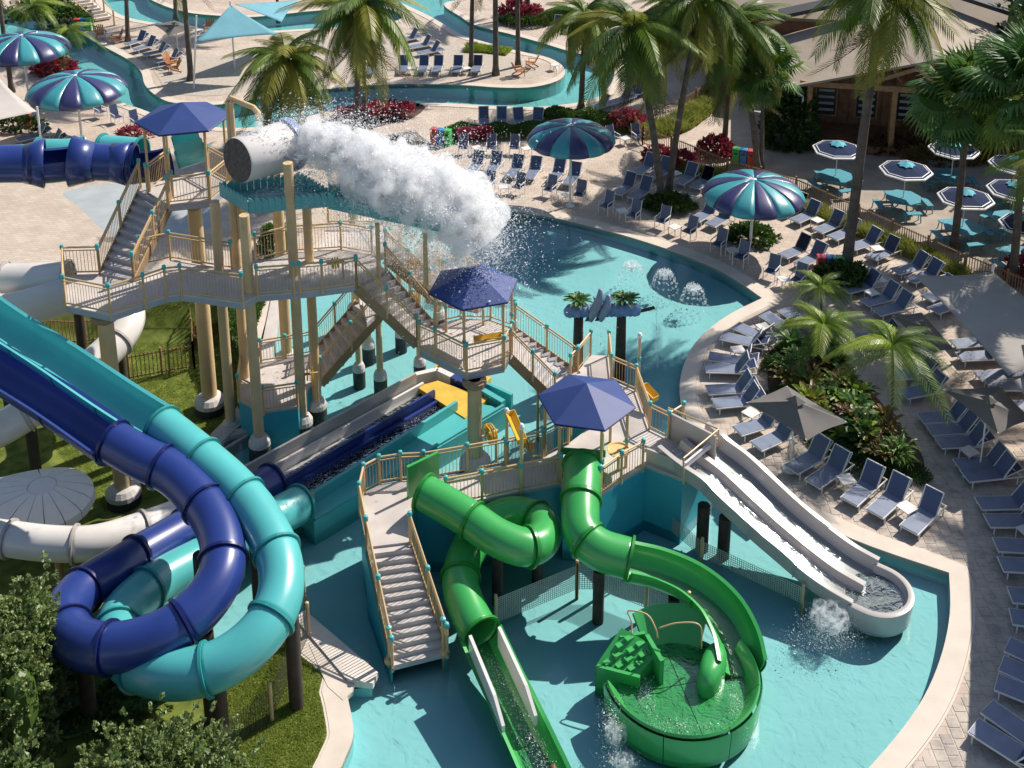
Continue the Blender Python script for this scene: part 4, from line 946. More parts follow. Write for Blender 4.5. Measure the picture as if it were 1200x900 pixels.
net_fence([(581, 730, -.12), (676, 690, -.12)], .85, 'pale net fence in the pool between the two green slides', nm=NETL)
net_fence([(676, 690, -.12), (700, 690, -.12), (757, 712, -.12), (806, 728, -.12)], .9, 'pale net fence in the pool under the right green slide', nm=NETL)
net_fence([(758, 598, -.12), (822, 652, -.12), (940, 707, -.12)], .55, 'pale net fence in the pool along the underside of the grey slide', nm=NETL)
net_fence([(368, 610, -.1), (285, 665, -.1)], .9, 'net fence with wooden post behind the turquoise runout lane', nm=NETM)

# ================================================================ RESTAURANT
bt = thing('restaurant', G(1010, 170), 'timber restaurant with taupe roof, gable truss and porch behind the patio', 'building'); org = G(1010, 170)
bl_, br_ = G(944, 176), G(1215, 196); ux = (br_ - bl_).normalized(); uy = V((-ux.y, ux.x, 0))
def BP(a, b, z): return bl_ + ux * a + uy * b + V((0, 0, z))
Lb = (br_ - bl_).length
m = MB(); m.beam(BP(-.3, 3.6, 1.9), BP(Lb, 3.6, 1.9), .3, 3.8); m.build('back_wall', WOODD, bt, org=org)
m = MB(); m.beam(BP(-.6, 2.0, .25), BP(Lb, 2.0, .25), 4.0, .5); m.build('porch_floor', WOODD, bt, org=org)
for a in (0, 4.6, 9.4, 14.2):
    if a < Lb: m = MB(); m.beam(BP(a, .2, .5), BP(a, .2, 3.9), .28, .28, up=(1, 0, 0)); m.build('porch_post', WOOD, bt, org=org)
m = MB(); m.beam(BP(-.5, .2, 4.0), BP(Lb, .2, 4.0), .3, .32); m.build('porch_beam', WOOD, bt, org=org)
ga = 7.0
for (p, q) in [(BP(2.5, -.1, 4.1), BP(ga, -.1, 5.9)), (BP(ga * 2 - 2.5, -.1, 4.1), BP(ga, -.1, 5.9)), (BP(ga, -.1, 4.1), BP(ga, -.1, 5.8)), (BP(ga, -.1, 4.3), BP(ga - 1.3, -.1, 5.3)), (BP(ga, -.1, 4.3), BP(ga + 1.3, -.1, 5.3))]:
    m = MB(); m.beam(p, q, .22, .24, up=tuple(uy)); m.build('truss_beam', WOOD, bt, org=org)
for i in range(6):
    a = 1.2 + i * 2.3
    m = MB(); m.beam(BP(a, 3.42, .9), BP(a, 3.42, 3.2), 1.3, .08, up=tuple(uy)); w_ = m.build('window', WOOD, bt, org=org)
    m = MB(); m.beam(BP(a, 3.36, 1.0), BP(a, 3.36, 3.1), 1.1, .05, up=tuple(uy)); m.build('pane', GLASS, w_, org=org)
    for k in range(5):
        m = MB(); m.beam(BP(a, 3.30, 1.25 + .4 * k), BP(a, 3.30, 1.4 + .4 * k), .9, .03, up=tuple(uy)); m.build('shutter_slat', CONCD, w_, org=org)
for i in range(24):
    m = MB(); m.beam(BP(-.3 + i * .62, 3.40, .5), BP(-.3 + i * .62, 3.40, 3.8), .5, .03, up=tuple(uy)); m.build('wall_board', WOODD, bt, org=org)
m = MB(); m.beam(BP(-.35, .1, 3.2), BP(-.35, .1, .1), .09, .09, up=(1, 0, 0)); m.beam(BP(-1.2, .0, 3.9), BP(-.35, .1, 3.2), .09, .09); m.build('downpipe', WHITE, bt, org=org)
# roof: two slopes meeting at a ridge running back, front gable over the porch
def slab(name, pts, th, m_):
    mb = MB(); n = len(pts); mb.add([V(p) for p in pts] + [V(p) - V((0, 0, th)) for p in pts], [tuple(range(n)), tuple(range(2 * n - 1, n - 1, -1))] + [(i, n + i, n + (i + 1) % n, (i + 1) % n) for i in range(n)]); return fixn(mb.build(name, m_, bt, org=org))
el = BP(-1.6, -.25, 3.75); rf = BP(ga, -.25, 6.1); er = BP(ga * 2 + 1.6, -.25, 3.75); elb = BP(-1.6, 9, 3.9); rb = BP(ga, 9, 6.9); erb = BP(ga * 2 + 1.6, 9, 3.9)
slab('roof', [el, rf, rb, elb], .14, ROOFT); slab('roof', [rf + V((0, 0, .003)), er, erb, rb], .14, ROOFT)
m = MB(); m.beam(elb + V((0, .2, 1.4)), rb + V((0, .2, .9)), 1.6, .25); m.beam(rb + V((0, .2, .9)), erb + V((0, .2, 1.4)), 1.6, .25); m.build('roof_step', ROOFD, bt, org=org)
slab('roof', [BP(-6, 9.6, 5.0), BP(26, 9.6, 5.0), BP(26, 17, 8.6), BP(-6, 17, 8.6)], .2, ROOFT)
slab('roof', [BP(-6, 24, 5.0), BP(-6, 17.01, 8.6), BP(26, 17.01, 8.6), BP(26, 24, 5.0)], .2, ROOFT)
m = MB(); m.beam(BP(-6, 9.9, 2.4), BP(26, 9.9, 2.4), .3, 4.8); m.build('rear_wall', WOODD, bt, org=org)
for (x, y, k) in [(1060, 6, 41), (1105, 14, 42), (1160, 2, 43), (1010, -15, 44)]:
    g = G(x, y); bush('tree', (g.x, g.y, 0), 3.6, 3.2, 6.5, 4500, .28, HEDGE, ['dark leafy tree behind the restaurant roof, left of four', 'dark leafy tree behind the restaurant roof, second from left', 'dark leafy tree behind the restaurant roof at the right', 'dark leafy tree behind the roof at the very back'][k - 41], 'tree', 'trees behind the restaurant', seedk=k, lumps=8, z0=1.5)
for (x, y, k, d) in [(1245, 190, 61, 'nearest'), (1290, 150, 63, 'third'), (1370, 330, 64, 'second'), (1225, 135, 65, 'farthest')]:  # out of view, added so their shade darkens the patio
    g = G(x, y); bush('tree', (g.x, g.y, 0), 3.4, 3.2, 8.5, 4500, .3, HEDGE, 'unseen leafy tree added beyond the right edge to shade the patio, %s of four' % d, 'tree', 'unseen trees added to shade the patio', seedk=k, lumps=8, z0=3.5)
# far wall of planting and buildings line
m = MB(); a, b = G(560, -60), G(1200, -60)
strip('far_trees', [(-200, -120), (100, -110), (400, -115), (700, -100), (1000, -90), (1400, -90)], 8, 9, 160, .9, HEDGE, 'band of distant trees beyond the resort', 'trees', 12)
# top left steps
st = thing('garden_steps', G(105, 25), 'broad tan garden steps with wooden rails at the top left', 'steps'); org = G(105, 25)
for i in range(8):
    a, b = G(70 + i * 5, 0 + 3.2 * i, 1.6 - .2 * i), G(100 + i * 4, -4 + 3.2 * i, 1.6 - .2 * i); m = MB(); m.beam(a, b, 1.0, .2); m.build('step', MATS['ledge_stone'], st, org=org)
for (x0, y0, x1, y1) in [(62, -6, 110, 34), (100, -14, 134, 28)]:
    a, b = G(x0, y0, 1.6), G(x1, y1, .1); m = MB(); m.beam(a + V((0, 0, 1)), b + V((0, 0, 1)), .06, .06)
    for k in range(4): q = a.lerp(b, k / 3); m.tube([q - V((0, 0, .2)), q + V((0, 0, 1.1))], .07, 8)
    m.build('rail', TANP, st, org=org)
# lower left bushes
def bg_(px, py, z, rx, ry, h, n, L, m_, label, k, **kw):
    g = G(px, py, z); bush('bush', (g.x, g.y, 0), rx, ry, g.z + h * .2, n, L, m_, label, 'bush', None, seedk=k, **kw)
bg_(202, 912, 2.6, 1.95, 1.6, 2.0, 60000, .10, BUSHL, 'dense grey green bush in front of the turquoise tube at the bottom', 51, lumps=20, z0=.1, W_=.42)
bg_(-4, 768, 3.2, 1.5, 1.7, 4.4, 60000, .11, BUSHL, 'dense grey green bush at the left edge', 52, lumps=20, z0=.1, W_=.42)
bg_(0, 935, 3.0, 1.7, 1.2, 2.2, 5800, .20, BUSHL, 'broad-leaved bush in the bottom left corner', 53, lumps=10, z0=.1, clump=10)
bg_(90, 850, -.2, 2.3, 1.2, 2.6, 6000, .11, HEDGE, 'dark shaded bush between the two big lower left bushes', 54, lumps=9, z0=.1)

mb = MB(); rnd = random.Random(77); pout = offset_poly(pool, .70)
def blades(px, z, n):
    poly = [tuple(G(x, y, z).xy) for x, y in px]; xs = [p[0] for p in poly]; ys = [p[1] for p in poly]
    for i in range(n):
        x, y = rnd.uniform(min(xs), max(xs)), rnd.uniform(min(ys), max(ys))
        if not inside((x, y), poly) or not inside((x, y), lawn_poly) or inside((x, y), pout): continue
        b = V((x, y, lawn_z(x, y) - .005)); a = rnd.uniform(0, 6.28); s_ = V((math.cos(a), math.sin(a), 0)) * .012; h = rnd.uniform(.04, .085); mb.add([b - s_, b + s_, b + V((rnd.uniform(-.04, .04), rnd.uniform(-.04, .04), h))], [(0, 1, 2)])
blades([(240, 760), (330, 700), (420, 790), (425, 905), (240, 905)], 0, 60000)
blades([(140, 370), (330, 350), (300, 470), (250, 560), (120, 600), (60, 520)], LZ, 80000)
tag(mb.build('lawn_blades', LAWNB), 'short mown grass blades on the lawn', 'grass', kind='stuff')
# ================================================================ PLAY TOWER
def railing(pts, parent, org, h=1.05, post=True, ends=(1, 1), gap=.11, name='guard_rail', single=True):
    """pts: world points on the deck; builds one rail part with posts and caps below it"""
    P = [V(p) for p in pts]; m = MB()
    for i in range(len(P) - 1):
        m.tube([P[i] + V((0, 0, h)), P[i + 1] + V((0, 0, h))], .035, 8)
        m.beam(P[i] + V((0, 0, .1)), P[i + 1] + V((0, 0, .1)), .03, .045); m.beam(P[i] + V((0, 0, h - .12)), P[i + 1] + V((0, 0, h - .12)), .03, .03)
    r = m.build(name, TAN, parent, org=org)
    m = MB()
    for i in range(len(P) - 1):
        a, b = P[i], P[i + 1]; n = max(2, int((b - a).length / gap))
        for k in range(1, n):
            q = a.lerp(b, k / n); m.beam(q + V((0, 0, .1)), q + V((0, 0, h - .1)), .016, .016, up=(1, 0, 0))
    o = m.build('balusters', TAN, r); o['kind'] = 'stuff'
    for vv in o.data.vertices: vv.co -= V(org)
    for i, p in enumerate(P):
        if (i == 0 and not ends[0]) or (i == len(P) - 1 and not ends[1]): continue
        m = MB(); m.tube([p - V((0, 0, .15)), p + V((0, 0, h + .08))], .045, 8); m.build('post', TAN, r, org=org)
        m = MB(); m.lathe(tuple(p + V((0, 0, h + .02))), [(.07, -.06), (.075, .04), (.06, .09), (0, .11)], 10); m.build('post_cap', TEALC, r, org=org)
    return r
def deck(px, z, th, parent, org, name='deck', m_=None, edge=None):
    poly = [tuple(G(x, y, z).xy) for x, y in px]; m = MB(); m.prism(poly, z - .05, z); o = m.build(name, m_ or CONC, parent, org=org)
    m = MB(); m.prism(poly, z - th, z - .052); m.build('deck_edge', edge or CONCD, o, org=org); return o
def stairs(tl, tr, bl, br, z1, z0, n, parent, org, rails=(1, 1), under=True, h=1.0, name='stair', m_=None, side=True):
    """tl,tr top-left/right corners px at z1; bl,br bottom px at z0"""
    A, B, C_, D = G(*tl, z1), G(*tr, z1), G(*bl, z0), G(*br, z0)
    m = MB(); m.add([A - V((0, 0, .32)), B - V((0, 0, .32)), D - V((0, 0, .12)), C_ - V((0, 0, .12)), A - V((0, 0, .22)), B - V((0, 0, .22)), D - V((0, 0, .02)), C_ - V((0, 0, .02))], [(3, 2, 1, 0), (4, 5, 6, 7), (0, 1, 5, 4), (1, 2, 6, 5), (2, 3, 7, 6), (3, 0, 4, 7)])
    st = fixn(m.build(name, CONCD, parent, org=org))
    for i in range(n):
        u0, u1 = i / n, (i + 1) / n; zt = z1 + (z0 - z1) * (i + .5) / n
        a, b, c, d = A.lerp(C_, u0), B.lerp(D, u0), B.lerp(D, u1), A.lerp(C_, u1); e = (d - a).normalized() * .03; e.z = 0
        q = [a, b, c + e, d + e]; mm = MB(); rz = (z1 - z0) / n
        mm.add([V((v.x, v.y, zt - rz * 1.15)) for v in q] + [V((v.x, v.y, zt)) for v in q], [(3, 2, 1, 0), (4, 5, 6, 7), (0, 1, 5, 4), (1, 2, 6, 5), (2, 3, 7, 6), (3, 0, 4, 7)])
        fixn(mm.build('step', m_ or STEP, st, org=org))
    for (k, p, q) in ((0, A, C_), (1, B, D)):
        if side:
            mm = MB(); mm.beam(p - V((0, 0, .15)), q - V((0, 0, .1)), .05, .34); mm.build('stringer', WOOD2, st, org=org)
        if rails[k]:
            mid = [p.lerp(q, t) for t in (0, .5, 1)]; railing(mid, parent, org, h, gap=.12)
    return st
STEP = mat('step_concrete', (.50, .46, .44), .75, .1, 2, .15, 30); WOOD2 = mat('stringer_brown', (.30, .20, .11), .6, .15, 3)
def column(base, top, zt, r, parent, org, bz=0.0, plinth=True, cap=False, m_=None, zb=-.9, tz=None, tpr=.86):
    """base px on height bz gives the place; top px may lean it slightly"""
    b = G(base[0], base[1], bz); m = MB(); t = V((b.x, b.y, zt))
    m.tube([(b.x, b.y, bz + (.55 if plinth else -.8)), t], [r, r * tpr], 18); c = smooth_by_angle(m.build('column', m_ or TANP, parent, org=org))
    if plinth:
        m = MB(); m.lathe((b.x, b.y, bz), [(r * 2.0, -.9), (r * 2.05, .34)], 18); fixn(m.build('plinth_base', BLACKR, c, org=org))
        m = MB(); m.lathe((b.x, b.y, bz), [(r * 2.05, .342), (r * 2.0, .5), (r * 1.55, .66), (r * 1.02, .72)], 18); fixn(m.build('plinth_top', CEM, c, org=org))
    if cap:
        m = MB(); m.lathe((b.x, b.y, zt), [(r * .9, -.35), (r * 1.5, -.22), (r * 1.55, -.05), (r * 1.2, 0)], 16); fixn(m.build('capital', WOOD2, c, org=org))
    return c
def hexroof(center_px, z_c, zr, rad, rise, ang, parent, org, posts=None, deckz=None, rpost=None):
    c = G(*center_px, z_c); cx, cy = c.x, c.y
    P = [V((cx + rad * math.cos(R(ang + 60 * k)), cy + rad * math.sin(R(ang + 60 * k)), zr)) for k in range(6)]; ap = V((cx, cy, zr + rise))
    m = MB(); m.tube([P[k] - V((0, 0, .03)) for k in range(6)] + [P[0] - V((0, 0, .03))], .03, 5); rt = m.build('gazebo_roof', BLUED, parent, org=org)
    for k in range(6):
        a, b = P[k], P[(k + 1) % 6]; m = MB(); i_ = V((0, 0, .07)); m.add([a, b, ap, a - i_, b - i_, ap - i_], [(0, 1, 2), (5, 4, 3), (0, 3, 4, 1)]); fixn(m.build('roof_panel', ROOFB, rt, org=org))
    if deckz is not None:
        for k in range(6):
            q = V((cx + (rpost or rad * .86) * math.cos(R(ang + 60 * k)), cy + (rpost or rad * .86) * math.sin(R(ang + 60 * k)), deckz)); m = MB(); m.tube([q - V((0, 0, .1)), V((q.x, q.y, zr + rise * (1 - (rpost or rad * .86) / rad) - .07))], .05, 8); m.build('roof_post', TAN, parent, org=org)
            m = MB(); m.lathe((q.x, q.y, deckz + 1.0), [(.07, -.06), (.07, .06)], 8); m.build('post_collar', TEALC, parent, org=org)
    return c, P
ZA, ZB, ZC, ZD, ZE = 7.9, 6.25, 3.9, 2.0, 1.25
org = G(300, 520); org.z = 0
tw = thing('play_tower', org, 'tall water play tower with tan columns, stairs and two blue hexagonal roofs', 'play tower')
# upper gazebo
cA, PA = hexroof((215, 138), ZA + 2.8, ZA + 2.8, 1.72, .62, 15, tw, org, deckz=ZA, rpost=1.42)
hexd = [(cA.x + 1.5 * math.cos(R(15 + 60 * k)), cA.y + 1.5 * math.sin(R(15 + 60 * k))) for k in range(6)]
m = MB(); m.prism(hexd, ZA - .05, ZA); dA = m.build('deck', CONC, tw, org=org); m = MB(); m.prism(hexd, ZA - .3, ZA - .052); m.build('deck_edge', CONCD, dA, org=org)
h3 = [V((p[0], p[1], ZA)) for p in hexd]
railing([h3[4], h3[5]], tw, org); railing([h3[5], h3[0]], tw, org, ends=(0, 1)); railing([h3[0], h3[1]], tw, org, ends=(0, 1)); railing([h3[2], h3[3]], tw, org)
column((247, 481), None, ZA - .3, .30, tw, org, LZ, cap=True)
stairs((165, 218), (203, 232), (117, 321), (157, 330), ZA, ZB, 11, tw, org)
# mid deck
deck([(77, 358), (130, 369), (195, 347), (213, 345), (285, 355), (302, 346), (365, 341), (418, 334), (452, 317), (436, 298), (400, 292), (340, 296), (272, 316), (200, 304), (190, 318), (157, 330), (117, 321), (76, 322)], ZB, .25, tw, org)
railing(GL([(76, 322), (77, 358), (130, 369), (170, 356), (195, 347), (213, 345), (285, 355)], ZB), tw, org)
railing(GL([(302, 346), (345, 343)], ZB), tw, org); railing(GL([(352, 342), (378, 340), (418, 334)], ZB), tw, org)
railing(GL([(76, 322), (117, 321)], ZB), tw, org, ends=(0, 1)); railing(GL([(157, 330), (165, 312), (200, 304), (272, 316)], ZB), tw, org, ends=(1, 1)); railing(GL([(300, 306), (340, 296), (400, 292), (436, 298)], ZB), tw, org)
column((146, 588), None, ZB - .25, .30, tw, org, LZ, cap=True)
# back deck in the spray
deck([(372, 292), (440, 300), (470, 290), (450, 262), (385, 262)], ZB + .01, .25, tw, org); railing(GL([(385, 262), (450, 262), (470, 290)], ZB), tw, org)
stairs((452, 300), (468, 290), (505, 345), (520, 335), ZB, 4.6, 8, tw, org)
deck([(500, 350), (560, 362), (575, 350), (545, 325), (505, 330)], 4.2, .2, tw, org); railing(GL([(505, 330), (545, 325), (575, 350)], 4.2), tw, org); railing(GL([(500, 350), (560, 362)], 4.2), tw, org)
# stair to the gazebo deck
stairs((418, 334), (452, 317), (489, 402), (510, 383), ZB, ZC, 10, tw, org)
deck([(489, 402), (492, 410), (510, 418), (547, 437), (591, 428), (601, 408), (604, 386), (575, 374), (540, 373), (520, 378), (510, 383)], ZC, .28, tw, org)
railing(GL([(489, 402), (492, 410), (510, 418), (547, 437)], ZC), tw, org, ends=(1, 1)); railing(GL([(547, 437), (591, 428)], ZC), tw, org, ends=(0, 1)); railing(GL([(591, 428), (600, 410)], ZC), tw, org, ends=(0, 1)); railing(GL([(603, 384), (575, 374), (540, 373), (512, 379)], ZC), tw, org)
hexroof((555, 335), ZC + 2.35, ZC + 2.35, 1.58, .72, 18, tw, org, deckz=ZC, rpost=1.38)
column((557, 553), None, ZC - .28, .27, tw, org, -.1, cap=True)
stairs((598, 416), (604, 386), (650, 468), (677, 437), ZC, ZD, 9, tw, org)
# lower crossing stair and splash deck
deck([(430, 378), (447, 362), (470, 350), (452, 340), (424, 350)], 3.35, .2, tw, org)
stairs((420, 352), (447, 366), (366, 415), (376, 448), 3.35, ZE, 8, tw, org)
pe = [(280, 468), (298, 478), (309, 482), (349, 476), (363, 452), (376, 446), (366, 414), (335, 420), (306, 425), (285, 433)]
deck(pe, ZE, .1, tw, org)
m = MB(); m.prism([tuple(G(x, y, ZE).xy) for x, y in pe], -.9, ZE - .1); m.build('teal_base', WALLT, tw, org=org)
railing(GL([(285, 433), (280, 468), (298, 478)], ZE), tw, org, .95); railing(GL([(309, 482), (349, 476)], ZE), tw, org, .95); railing(GL([(366, 414), (335, 420), (306, 425)], ZE), tw, org, .95)
# tall posts carrying the bucket
for (b, z, r) in [((305, 530), 9.15, .19), ((355, 505), 10.5, .19), ((272, 512), 8.9, .19), ((372, 486), 8.7, .18), ((290, 478), 8.7, .17), ((337, 430), 8.6, .22), ((300, 455), 8.8, .17)]:
    column(b, None, z, r, tw, org, -.1 if b[0] > 280 else -.6, tpr=.9)
for (b, z, r) in [((432, 415), 4.2, .13), ((446, 452), 3.4, .13), ((421, 443), 3.3, .12), ((492, 436), 3.6, .12), ((470, 402), 5.0, .12), ((515, 380), 4.0, .13), ((418, 372), 6.0, .2)]:
    column(b, None, z, r, tw, org, -.1)
# ---- lower slide deck
org = G(650, 620); org.z = 0
dk = thing('slide_deck', org, 'low curved play deck on teal walls with blue roof and pool stairs', 'play deck')
pd = [(430, 641), (481, 635), (480, 604), (489, 590), (523, 593), (565, 585), (607, 576), (657, 566), (660, 578), (702, 580), (728, 562), (753, 548), (757, 545), (800, 561), (838, 521), (790, 498), (783, 514), (761, 503), (745, 458), (716, 445), (713, 417), (693, 416), (677, 435), (650, 468), (668, 478), (692, 500), (666, 520), (636, 536), (619, 540), (548, 553), (497, 562), (470, 563), (445, 567), (427, 577), (422, 600)]
deck(pd, ZD, .12, dk, org)
m = MB(); m.prism([tuple(G(x, y, ZD).xy) for x, y in pd], -.9, ZD - .12); m.build('teal_wall', WALLT, dk, org=org)
railing(GL([(430, 641), (422, 600), (427, 577), (445, 567), (470, 563), (497, 562), (548, 553), (592, 545), (636, 536), (666, 520)], ZD), dk, org, .98)
railing(GL([(523, 593), (565, 585), (610, 575), (657, 566)], ZD), dk, org, .98)
railing(GL([(703, 580), (728, 562), (753, 548)], ZD), dk, org, .98); railing(GL([(692, 416), (677, 435), (668, 445)], ZD), dk, org, .98)
railing(GL([(713, 417), (716, 445), (745, 458), (761, 503), (783, 514), (800, 503)], ZD), dk, org, .98)
railing(GL([(656, 505), (700, 498)], ZD), dk, org, .98); railing(GL([(668, 478), (692, 498)], ZD), dk, org, .98)
hexroof((687, 470), ZD + 2.25, ZD + 2.25, 1.56, .66, -12, dk, org, deckz=ZD, rpost=1.33)
st = stairs((430, 641), (481, 635), (460, 782), (524, 766), ZD, .12, 13, dk, org, h=.95)
A, B, C_, D = G(430, 641, ZD), G(481, 635, ZD), G(460, 782, .12), G(524, 766, .12)
for p, q in ((A, C_), (B, D)):
    m = MB(); p2 = p + (q - p) * 0; m.add([(p.x, p.y, ZD - .15), (q.x, q.y, .0), (q.x, q.y, -.9), (p.x, p.y, -.9)], [(0, 1, 2, 3)]); o = m.build('stair_side_wall', WALLT, dk, org=org); s_ = o.modifiers.new('s', 'SOLIDIFY'); s_.thickness = .06
for (x, y) in [(457, 778), (520, 768)]:
    g = G(x, y, 0); m = MB(); m.tube([(g.x, g.y, -.8), (g.x, g.y, 1.25)], .055, 10); m.lathe((g.x, g.y, .12), [(.12, -.1), (.17, 0), (.12, .1), (.05, .14)], 12); m.build('newel_post', TAN, dk, org=org); m = MB(); m.lathe((g.x, g.y, 1.2), [(.08, 0), (.08, .08), (0, .12)], 10); m.build('post_cap', TEALC, dk, org=org)
# corner column
g = G(700, 632, -.1); m = MB(); m.beam((g.x, g.y, -.8), (g.x, g.y, ZD - .1), .16, .16, up=(1, 0, 0)); m.build('corner_post', TAN, dk, org=org)

# ================================================================ SLIDES
def frames(P, up=V((0, 0, 1))):
    F_ = []
    for i in range(len(P)):
        t = (P[min(i + 1, len(P) - 1)] - P[max(i - 1, 0)]).normalized(); s_ = t.cross(up); s_ = s_.normalized() if s_.length > 1e-3 else V((1, 0, 0)); F_.append((t, s_, s_.cross(t)))
    return F_
def sweep(mb, P, F_, prof, closed=True, caps=True):
    n = len(prof); vs = []
    for p, (t, s_, u) in zip(P, F_):
        for a, b in prof: vs.append(p + s_ * a + u * b)
    fs = []
    for i in range(len(P) - 1):
        for k in range(n if closed else n - 1):
            k2 = (k + 1) % n; fs.append((i * n + k, i * n + k2, (i + 1) * n + k2, (i + 1) * n + k))
    if caps and closed: fs.append(tuple(range(n))); fs.append(tuple((len(P) - 1) * n + k for k in range(n))[::-1])
    mb.add(vs, fs)
def arcp(r, a0, a1, n): return [(r * math.sin(R(a0 + (a1 - a0) * k / n)), -r * math.cos(R(a0 + (a1 - a0) * k / n))) for k in range(n + 1)]
def openprof(r, half, th=.05, lip=.05, n=20, extra=0):
    o = arcp(r + th, -half, half, n); i = arcp(r, half, -half, n)
    if extra: o = [(o[0][0], o[0][1] + extra)] + o + [(o[-1][0], o[-1][1] + extra)]; i = [(i[0][0], i[0][1] + extra)] + i + [(i[-1][0], i[-1][1] + extra)]
    return o + [(o[-1][0] + lip, o[-1][1] + .005), (o[-1][0] + lip, o[-1][1] + .035)] + i + [(o[0][0] - lip, o[0][1] + .035), (o[0][0] - lip, o[0][1] + .005)]
def tubeslide(t, org, pts, r, m_, fm, kind, flange=1.9, n=28, half=100, fl0=True, extra=0, water=False):
    P = resample(catmull(pts, .1), .12); F_ = frames(P); L = .12 * len(P); nsec = max(1, int(round(L / flange))); N = len(P) - 1
    for s_ in range(nsec):
        i0, i1 = N * s_ // nsec, N * (s_ + 1) // nsec; mb = MB()
        if kind == 'tube': prof = arcp(r, -180, 180, n)[:-1]; sweep(mb, P[i0:i1 + 1], F_[i0:i1 + 1], prof, True, False)
        else: prof = openprof(r, half, extra=extra); sweep(mb, P[i0:i1 + 1], F_[i0:i1 + 1], prof, True, True)
        o = mb.build('tube_section' if kind == 'tube' else 'flume_section', m_, t, org=org); smooth_by_angle(o, 35)
        if kind == 'tube': sm = o.modifiers.new('s', 'SOLIDIFY'); sm.thickness = .03; sm.offset = -1
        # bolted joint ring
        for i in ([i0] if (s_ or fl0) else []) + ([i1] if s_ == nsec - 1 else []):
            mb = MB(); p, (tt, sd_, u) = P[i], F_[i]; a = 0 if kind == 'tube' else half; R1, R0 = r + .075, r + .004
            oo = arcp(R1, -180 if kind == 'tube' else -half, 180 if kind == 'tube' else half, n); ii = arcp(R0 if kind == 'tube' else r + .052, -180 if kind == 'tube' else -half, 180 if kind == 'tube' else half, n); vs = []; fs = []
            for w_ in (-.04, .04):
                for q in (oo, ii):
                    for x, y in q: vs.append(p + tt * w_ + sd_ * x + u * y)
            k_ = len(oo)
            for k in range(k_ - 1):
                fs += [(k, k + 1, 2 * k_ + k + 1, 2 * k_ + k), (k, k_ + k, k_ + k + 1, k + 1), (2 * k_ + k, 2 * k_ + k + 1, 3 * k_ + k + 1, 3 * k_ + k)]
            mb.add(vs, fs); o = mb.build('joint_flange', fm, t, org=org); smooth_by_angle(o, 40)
    if water:
        mb = MB(); wp = [(a * .97, b) for a, b in arcp(r, -32, 32, 8)]; hgt = max(b for a, b in wp); sweep(mb, P, F_, [(-r * .5, hgt), (0, hgt + .01), (r * .5, hgt)], False, False); o = mb.build('running_water', SWATER, t, org=org, smooth=True); o['kind'] = 'stuff'
    return P, F_
def splash(name, label, spots, seedk, parent=None, size=(.006, .02), m_=None, cat='splash'):
    """spots: (center, spread vector, count)"""
    rnd = random.Random(seedk); mb = MB()
    for c, sp, n, *rest in spots:
        pw = rest[0] if rest else 1
        for i in range(n):
            p = V((c[0] + rnd.gauss(0, 1) * sp[0], c[1] + rnd.gauss(0, 1) * sp[1], c[2] + rnd.gauss(0, 1) * sp[2]))
            s_ = rnd.uniform(*size) * (1 if rnd.random() < .9 else 2)
            a, b, d = rdir() * s_, rdir() * s_, rdir() * s_
            mb.add([p + a, p - a + b, p - b + d, p - d], [(0, 1, 2), (0, 3, 1), (1, 3, 2), (0, 2, 3)])
    o = mb.build(name, m_ or FOAM); tag(o, label, cat, kind='stuff'); return o
def posts_under(t, org, lst, r=.16, m_=None):
    for (x, y, zt, bz) in lst:
        # x,y: px of the supported point at zt
        g = G(x, y, zt); m = MB(); m.tube([(g.x, g.y, bz - .6), (g.x, g.y, zt)], r, 12); smooth_by_angle(m.build('piling', m_ or DARKW, t, org=org))
# blue slide
org = G(200, 700); org.z = 0
t = thing('blue_tube_slide', org, 'long navy blue water slide looping in front of the turquoise one', 'water slide')
BP1 = [G(-95, 364, 6.5), G(-50, 395, 6.1), G(0, 431, 5.75), G(66, 472, 5.4), G(133, 518, 5.0)]
BT = [G(133, 518, 5.0), G(165, 536, 4.85), G(205, 556, 4.65), G(240, 592, 4.4), G(259, 630, 4.15), G(259, 672, 3.9), G(234, 712, 3.6), G(190, 744, 3.35), G(136, 759, 3.1), G(92, 752, 2.85), G(76, 724, 2.6), G(94, 694, 2.35), G(140, 665, 2.1), G(190, 636, 1.8), G(240, 608, 1.4), G(290, 582, .95), G(318, 566, .75)]
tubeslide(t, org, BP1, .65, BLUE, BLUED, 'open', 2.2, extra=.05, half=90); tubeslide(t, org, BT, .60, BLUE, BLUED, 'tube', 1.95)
posts_under(t, org, [(240, 740, 2.9, 0), (234, 650, 3.6, LZ), (98, 775, 2.0, 0), (75, 720, 2.2, 0), (150, 700, 1.6, 0)], .2)
org = G(260, 760); org.z = 0
t = thing('turquoise_tube_slide', org, 'long turquoise water slide looping behind the navy blue one', 'water slide')
TP1 = [G(-95, 308, 6.9), G(-50, 341, 6.5), G(0, 377, 6.15), G(66, 419, 5.75), G(133, 464, 5.35), G(190, 500, 5.0)]
TT = [G(190, 500, 5.0), G(232, 534, 4.8), G(275, 572, 4.5), G(307, 612, 4.2), G(328, 660, 3.9), G(326, 706, 3.6), G(300, 748, 3.3), G(255, 780, 3.0), G(205, 790, 2.75), G(160, 778, 2.5), G(138, 750, 2.25), G(146, 716, 2.0), G(185, 682, 1.75), G(235, 655, 1.5), G(290, 626, 1.2), G(335, 600, .9), G(350, 592, .75)]
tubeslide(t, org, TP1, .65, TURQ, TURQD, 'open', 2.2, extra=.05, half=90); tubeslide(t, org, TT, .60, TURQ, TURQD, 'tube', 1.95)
posts_under(t, org, [(255, 800, 2.6, 0), (341, 720, 3.0, 0), (130, 740, 1.8, 0), (300, 640, 3.4, 0)], .2)
